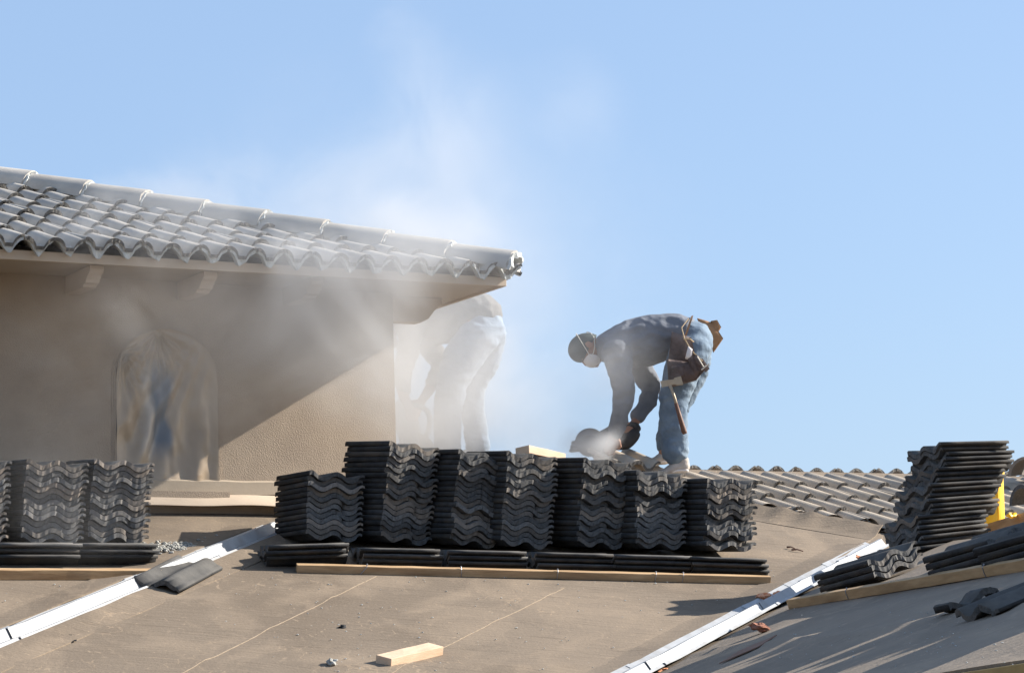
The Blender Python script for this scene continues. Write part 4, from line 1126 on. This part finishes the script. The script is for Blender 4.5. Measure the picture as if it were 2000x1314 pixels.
for i, q in enumerate(([(1340, 694), (1350, 688), (1366, 728), (1356, 736)], [(1353, 700), (1361, 693), (1376, 722), (1367, 729)], [(1365, 703), (1372, 700), (1386, 720), (1378, 727)], [(1344, 676), (1353, 683), (1350, 704), (1338, 700)], [(1310, 716), (1336, 712), (1338, 736), (1312, 742)])):
    mb = MB(); quad_pouch(mb, q, -.31, .015, .012, 6); mb.build('pocket', M['leather'] if i != 3 else M['mask'], pouch, smooth=True)
mb = MB()
quad_pouch(mb, [(1362, 622), (1392, 632), (1412, 662), (1394, 688)], .20, .05, .02)
quad_pouch(mb, [(1388, 628), (1400, 626), (1408, 640), (1400, 654)], .20, .06, .01)
mb.build('tool_pouch', M['suede'], body, smooth=True)['label'] = 'brown leather pouch on the far hip'
mb = MB(); mb.tube([pp(1345, 622, -.19), pp(1331, 640, -.235), pp(1337, 662, -.27), pp(1350, 684, -.29), pp(1372, 705, -.33)], .004, 6); mb.tube([pp(1335, 662, -.285), pp(1348, 662, -.29), pp(1355, 668, -.28)], .0045, 6)
mb.build('cord', M['cord'], body)
mb = MB(); mb.tube([pp(1362, 696, -.345), pp(1374, 716, -.35), pp(1384, 712, -.35)], .004, 6); mb.tube([pp(1370, 722, -.35), pp(1385, 710, -.355)], .004, 6); mb.build('wire', M['strap'], pouch)
# hammer in its loop
hp = pp(1312, 750, -.33); ham = empty('hammer', hp, 'flat-headed roofing hammer hanging from the worker\'s pouch', 'hammer')
mb = MB(); a, b = pp(1291, 750, -.33), pp(1332, 743, -.33); dd = (b - a); up_ = (pp(1308, 740, -.33) - pp(1312, 754, -.33)).normalized()
rings = []
for t, hh, ww in ((0, .042, .006), (.3, .040, .010), (.5, .034, .024), (.62, .032, .026), (.68, .050, .028), (1, .056, .030)):
    c = a + dd * t; y = V((0, 1, 0)) * ww / 2; rings.append([c - up_ * hh / 2 - y, c - up_ * hh / 2 + y, c + up_ * hh / 2 + y, c + up_ * hh / 2 - y])
mb.ring(rings); mb.build('head', M['steel'], ham, bevel=.002)
mb = MB(); mb.tube([pp(1309, 752, -.33), pp(1318, 778, -.325), pp(1324, 800, -.32)], [.010, .009, .010], 10); mb.build('shaft', M['steel'], ham, smooth=True)
mb = MB(); mb.tube([pp(1320, 787, -.322), pp(1329, 818, -.31), pp(1336, 842, -.305), pp(1338, 847, -.305)], [.012, .0145, .018, .014], 12); mb.build('handle', M['handle'], ham, smooth=True)
# saw
sp = pp(1180, 880, -.05); saw = empty('masonry_saw', sp, 'dark handheld cutting saw gripped by the worker in the slate shirt', 'saw')
mb = MB()
etube(mb, [(1205, 836, 0, 12, 14), (1185, 854, 0, 18, 15), (1165, 865, -.02, 19, 11), (1150, 870, -.02, 15, 8)], YR)
etube(mb, [(1200, 864, .02, 15, 15), (1222, 860, .04, 18, 15), (1240, 846, .05, 13, 12)], YR)
fuse(mb, 'motor_housing', M['tool'], saw, .008, 3)
mb = MB(); etube(mb, [(1245, 838, .05, 8, 8), (1238, 830, .055, 8, 8), (1222, 834, .04, 8, 8), (1208, 834, .02, 9, 9)], YR); fuse(mb, 'handle', M['tool'], saw, .007, 2)
mb = MB(); c = pp(1152, 866, -.06); n = 36
mb.ring([[c + V((math.cos(2 * math.pi * k / n) * .085, y, math.sin(2 * math.pi * k / n) * .085)) for k in range(n)] for y in (0, .004)]); mb.build('blade', M['tool'], saw)
mb = MB(); rings = []
for k in range(19):
    a = math.pi * (-.05 + 1.1 * k / 18); d = V((math.cos(a), 0, math.sin(a)))
    rings.append([c + d * .05 + V((0, -.025, 0)), c + d * .098 + V((0, -.025, 0)), c + d * .098 + V((0, .03, 0)), c + d * .05 + V((0, .03, 0))])
mb.ring(rings); mb.build('blade_guard', M['tool'], saw, smooth=False)
mb = MB()
for i in range(3): etube(mb, [(1150, 862 + i * 7, -.02, 4, 12), (1118 - i * 2, 864 + i * 8, -.02, 3.4, 12)], YR)
fuse(mb, 'base_plate', M['tool'], saw, .007, 2)

# ---- worker half lost in the dust
YL = (onp(905, 893, PA, .02)).y
fl = at(905, 893, YL); YR_save = YR
def pl_(x, y, d=0): return at(x, y, YL + d)
mb = MB()
etube(mb, [(800, 622, 0, 30, 46), (840, 625, 0, 42, 50), (890, 618, 0, 42, 48), (945, 635, 0, 34, 46)], YL)
etube(mb, [(935, 645, -.10, 32, 28), (900, 705, -.12, 30, 26), (878, 768, -.12, 21, 21), (874, 830, -.12, 19, 19), (872, 885, -.12, 13, 13)], YL)
etube(mb, [(950, 645, .10, 32, 28), (942, 700, .13, 28, 26), (924, 760, .15, 20, 20), (926, 825, .15, 18, 18), (932, 880, .15, 13, 13)], YL)
etube(mb, [(800, 635, -.17, 22, 20), (796, 690, -.20, 17, 16), (786, 730, -.20, 14, 14), (788, 770, -.17, 11, 11), (800, 796, -.12, 8, 8)], YL)
etube(mb, [(815, 635, .17, 22, 20), (850, 690, .20, 17, 16), (858, 722, .18, 14, 14), (840, 758, .10, 11, 11), (824, 782, .02, 8, 8)], YL)
etube(mb, [(790, 628, 0, 17, 18), (770, 640, 0, 15, 16), (754, 650, 0, 16, 17)], YL)
hcl = pl_(742, 656); hx2 = V((-.8, 0, -.1)).normalized(); fx2 = V((-.1, -.05, -1)).normalized(); fx2 = (fx2 - hx2 * fx2.dot(hx2)).normalized(); sx2 = hx2.cross(fx2); HL = Matrix((sx2, fx2, hx2)).transposed()
ball(mb, hcl + hx2 * .012, .074, .094, .100, HL, 18); ball(mb, hcl + fx2 * .05 - hx2 * .05, .052, .052, .062, HL)
mb.tube([hcl + fx2 * .090 + hx2 * .02, hcl + fx2 * .112 - hx2 * .016], [.008, .015], 8)
for s in (-1, 1): ball(mb, hcl + sx2 * .076 * s - hx2 * .006, .010, .022, .034, HL)
hand(mb, pl_(800, 796, -.12), pl_(806, 822, -.08) - pl_(800, 796, -.12), V((.2, -.9, .2)), .9, 1.05, 1)
hand(mb, pl_(824, 782, .02), pl_(812, 800, 0) - pl_(824, 782, .02), V((.7, -.2, .6)), 1.0, 1.05, -1)
body2 = fuse(mb, 'person', M['skin'], None, .0075, 3, top=fl)
tag(body2, 'worker in pale jeans bent double beside the wall, blurred by dust', 'person')
mb = MB()
etube(mb, [(796, 628, 0, 32, 52), (830, 630, 0, 46, 56), (880, 618, 0, 52, 54), (925, 612, 0, 45, 50), (950, 618, 0, 38, 48)], YL)
etube(mb, [(800, 640, -.17, 28, 24), (797, 688, -.20, 21, 20), (786, 726, -.20, 17, 17), (788, 764, -.17, 13, 13)], YL)
etube(mb, [(818, 640, .17, 28, 24), (848, 690, .20, 21, 20), (857, 718, .18, 17, 17), (842, 752, .11, 13, 13)], YL)
fuse(mb, 'shirt', M['shirt_tan'], body2, .011, 5, wr=.008, wscale=(10, 8, 14), seed=2)
mb = MB()
etube(mb, [(925, 632, 0, 34, 50), (950, 643, 0, 38, 52), (950, 660, 0, 36, 50)], YL)
etube(mb, [(938, 652, -.10, 42, 34), (900, 705, -.12, 38, 30), (882, 756, -.13, 30, 26), (875, 800, -.13, 28, 25), (874, 850, -.13, 26, 24), (874, 884, -.13, 26, 24)], YL)
etube(mb, [(954, 655, .10, 36, 32), (944, 705, .13, 33, 30), (926, 752, .15, 24, 25), (923, 795, .16, 23, 23), (930, 845, .16, 24, 22), (934, 876, .16, 24, 22)], YL)
fuse(mb, 'jeans', M['denim_pale'], body2, .011, 4, wr=.006, wscale=(8, 8, 17), seed=9)
for hx_, hy_, d in ((880, 886, -.13), (940, 882, .15)):
    mb = MB(); etube(mb, [(hx_, hy_, d, 13, 12), (hx_ - 18, hy_ + 4, d, 13, 13), (hx_ - 48, hy_ + 8, d, 7, 12)], YL); fuse(mb, 'shoe', M['shoe'], body2, .008, 3)
mb = MB(); rings = []
for i in range(10):
    t = i / 9; th = math.pi * .58 * (1 - t) + .02
    rings.append([hcl + hx2 * .014 + HL @ V((.082 * math.sin(th) * math.sin(2 * math.pi * j / 24), .102 * math.sin(th) * math.cos(2 * math.pi * j / 24), .108 * math.cos(th))) for j in range(24)])
mb.ring(rings); mb.build('cap', M['cap'], body2, smooth=True)
sp = pl_(805, 880, -.05); saw2 = empty('masonry_saw', sp, 'cut-off saw with looped handle held by the dust-veiled worker', 'saw')
mb = MB()
etube(mb, [(788, 790, -.04, 18, 18), (795, 830, -.04, 24, 20), (806, 868, -.04, 22, 16)], YL); fuse(mb, 'motor_housing', M['tool'], saw2, .008, 3)
mb = MB(); etube(mb, [(806, 790, -.02, 5, 6), (828, 797, -.02, 5, 6), (839, 815, -.02, 5.5, 6), (836, 842, -.02, 5.5, 6), (822, 872, -.02, 6, 6)], YL); fuse(mb, 'handle', M['tool'], saw2, .006, 2)
mb = MB(); c = pl_(812, 885, -.08)
mb.ring([[c + V((math.cos(2 * math.pi * k / n) * .13, y, math.sin(2 * math.pi * k / n) * .13)) for k in range(n)] for y in (0, .004)]); mb.build('blade', M['steel'], saw2)

# ------------------------------------------------------------------ dust
def dust(name, blobs, lo, hi, dens, step, lab, nscale=1.3, contrast=(.38, .66)):
    mb = MB(); mb.box(V(lo), V((hi[0] - lo[0], 0, 0)), V((0, hi[1] - lo[1], 0)), V((0, 0, hi[2] - lo[2])))
    m = bpy.data.materials.new(name); m.use_nodes = True; n = m.node_tree.nodes; l = m.node_tree.links; n.clear()
    out = n.new('ShaderNodeOutputMaterial'); pv = n.new('ShaderNodeVolumePrincipled'); l.new(pv.outputs[0], out.inputs['Volume'])
    pv.inputs['Color'].default_value = (.69, .70, .715, 1); pv.inputs['Anisotropy'].default_value = .35
    tc = n.new('ShaderNodeTexCoord')
    nz = n.new('ShaderNodeTexNoise'); nz.inputs['Scale'].default_value = nscale; nz.inputs['Detail'].default_value = 4; nz.inputs['Roughness'].default_value = .62; nz.inputs['Distortion'].default_value = .6
    l.new(tc.outputs['Object'], nz.inputs['Vector'])
    mr = n.new('ShaderNodeMapRange'); mr.inputs[1].default_value = contrast[0]; mr.inputs[2].default_value = contrast[1]; mr.interpolation_type = 'SMOOTHSTEP'; mr.inputs[3].default_value = .18; l.new(nz.outputs['Fac'], mr.inputs[0])
    # domain warp so the puffs have torn outlines
    wp = n.new('ShaderNodeVectorMath'); wp.operation = 'MULTIPLY_ADD'; sb = n.new('ShaderNodeVectorMath'); sb.operation = 'SUBTRACT'; sb.inputs[1].default_value = (.5, .5, .5)
    l.new(nz.outputs['Color'], sb.inputs[0]); l.new(sb.outputs[0], wp.inputs[0]); wp.inputs[1].default_value = (1.1, .5, 1.1); l.new(tc.outputs['Object'], wp.inputs[2])
    tot = None
    for c, r, s in blobs:
        a = n.new('ShaderNodeVectorMath'); a.operation = 'SUBTRACT'; l.new(wp.outputs[0], a.inputs[0]); a.inputs[1].default_value = c
        d = n.new('ShaderNodeVectorMath'); d.operation = 'DIVIDE'; l.new(a.outputs[0], d.inputs[0]); d.inputs[1].default_value = r
        ln = n.new('ShaderNodeVectorMath'); ln.operation = 'LENGTH'; l.new(d.outputs[0], ln.inputs[0])
        q = n.new('ShaderNodeMapRange'); q.interpolation_type = 'SMOOTHERSTEP'; q.inputs[3].default_value = s; q.inputs[4].default_value = 0; l.new(ln.outputs['Value'], q.inputs[0])
        if tot is None: tot = q.outputs[0]
        else:
            ad = n.new('ShaderNodeMath'); l.new(tot, ad.inputs[0]); l.new(q.outputs[0], ad.inputs[1]); tot = ad.outputs[0]
    mu = n.new('ShaderNodeMath'); mu.operation = 'MULTIPLY'; l.new(tot, mu.inputs[0]); l.new(mr.outputs[0], mu.inputs[1])
    m2 = n.new('ShaderNodeMath'); m2.operation = 'MULTIPLY'; m2.inputs[1].default_value = dens; l.new(mu.outputs[0], m2.inputs[0]); l.new(m2.outputs[0], pv.inputs['Density'])
    m.cycles.volume_step_rate = step
    o = mb.build(name, m); return tag(o, lab, 'dust', None, 'stuff')
def bl(x, y, Y, rx, rz, ry, s):
    k = Y / FPX; return (tuple(at(x, y, Y)), (rx * k, ry, rz * k), s)
YWc = W3(UC, 0).y
blobs = [
    bl(870, 720, YL - .9, 210, 290, 1.1, 2.2),         # round the hidden worker
    bl(800, 850, YL - .9, 160, 130, .9, 2.2),
    bl(980, 830, YL - .9, 210, 160, .9, 1.3),
    bl(640, 620, YWc - .75, 330, 260, .8, 1.8),        # rolling along under the eave
    bl(735, 760, YWc - .6, 170, 210, .6, 1.3),         # in front of the wall's corner
    bl(860, 520, YWc - .7, 230, 90, .7, 1.4),
    bl(330, 620, YWc - 1.3, 450, 280, .7, .75),
    bl(740, 490, YWc - .9, 310, 120, .8, 1.5),         # over the corner of the roof
    bl(400, 440, YWc - 1.3, 420, 120, .7, .75),
    bl(960, 560, YL - 1.2, 260, 260, 1.1, .40),
    bl(760, 400, YL - 1.2, 330, 220, 1.1, .32),
    bl(900, 260, YL - 1.2, 260, 220, 1.0, .22),        # the rising plume, drifting right
    bl(1110, 190, YL - 1.0, 170, 130, .8, .26),
    bl(820, 120, YL - 1.0, 150, 150, .8, .20),
    bl(800, 500, YL - .9, 760, 480, 1.2, .26),         # thin veil
    bl(120, 950, 13.9, 360, 200, .5, .11),             # thin drift before the left stacks
    bl(1140, 866, YR - .45, 90, 50, .4, 6.0),          # at the saw
    bl(1180, 866, YR - .45, 60, 44, .3, 6.0),
    bl(1110, 780, YR - .5, 180, 190, .5, 1.0),
    bl(1220, 710, YR - .5, 120, 120, .4, .8),
]
dust('dust_cloud', blobs, (-4.2, 13.2, 2.9), (1.9, 19.8, 7.4), 1.6, .6, 'pale cutting dust drifting from the saws across wall and sky', nscale=1.15, contrast=(.38, .66))
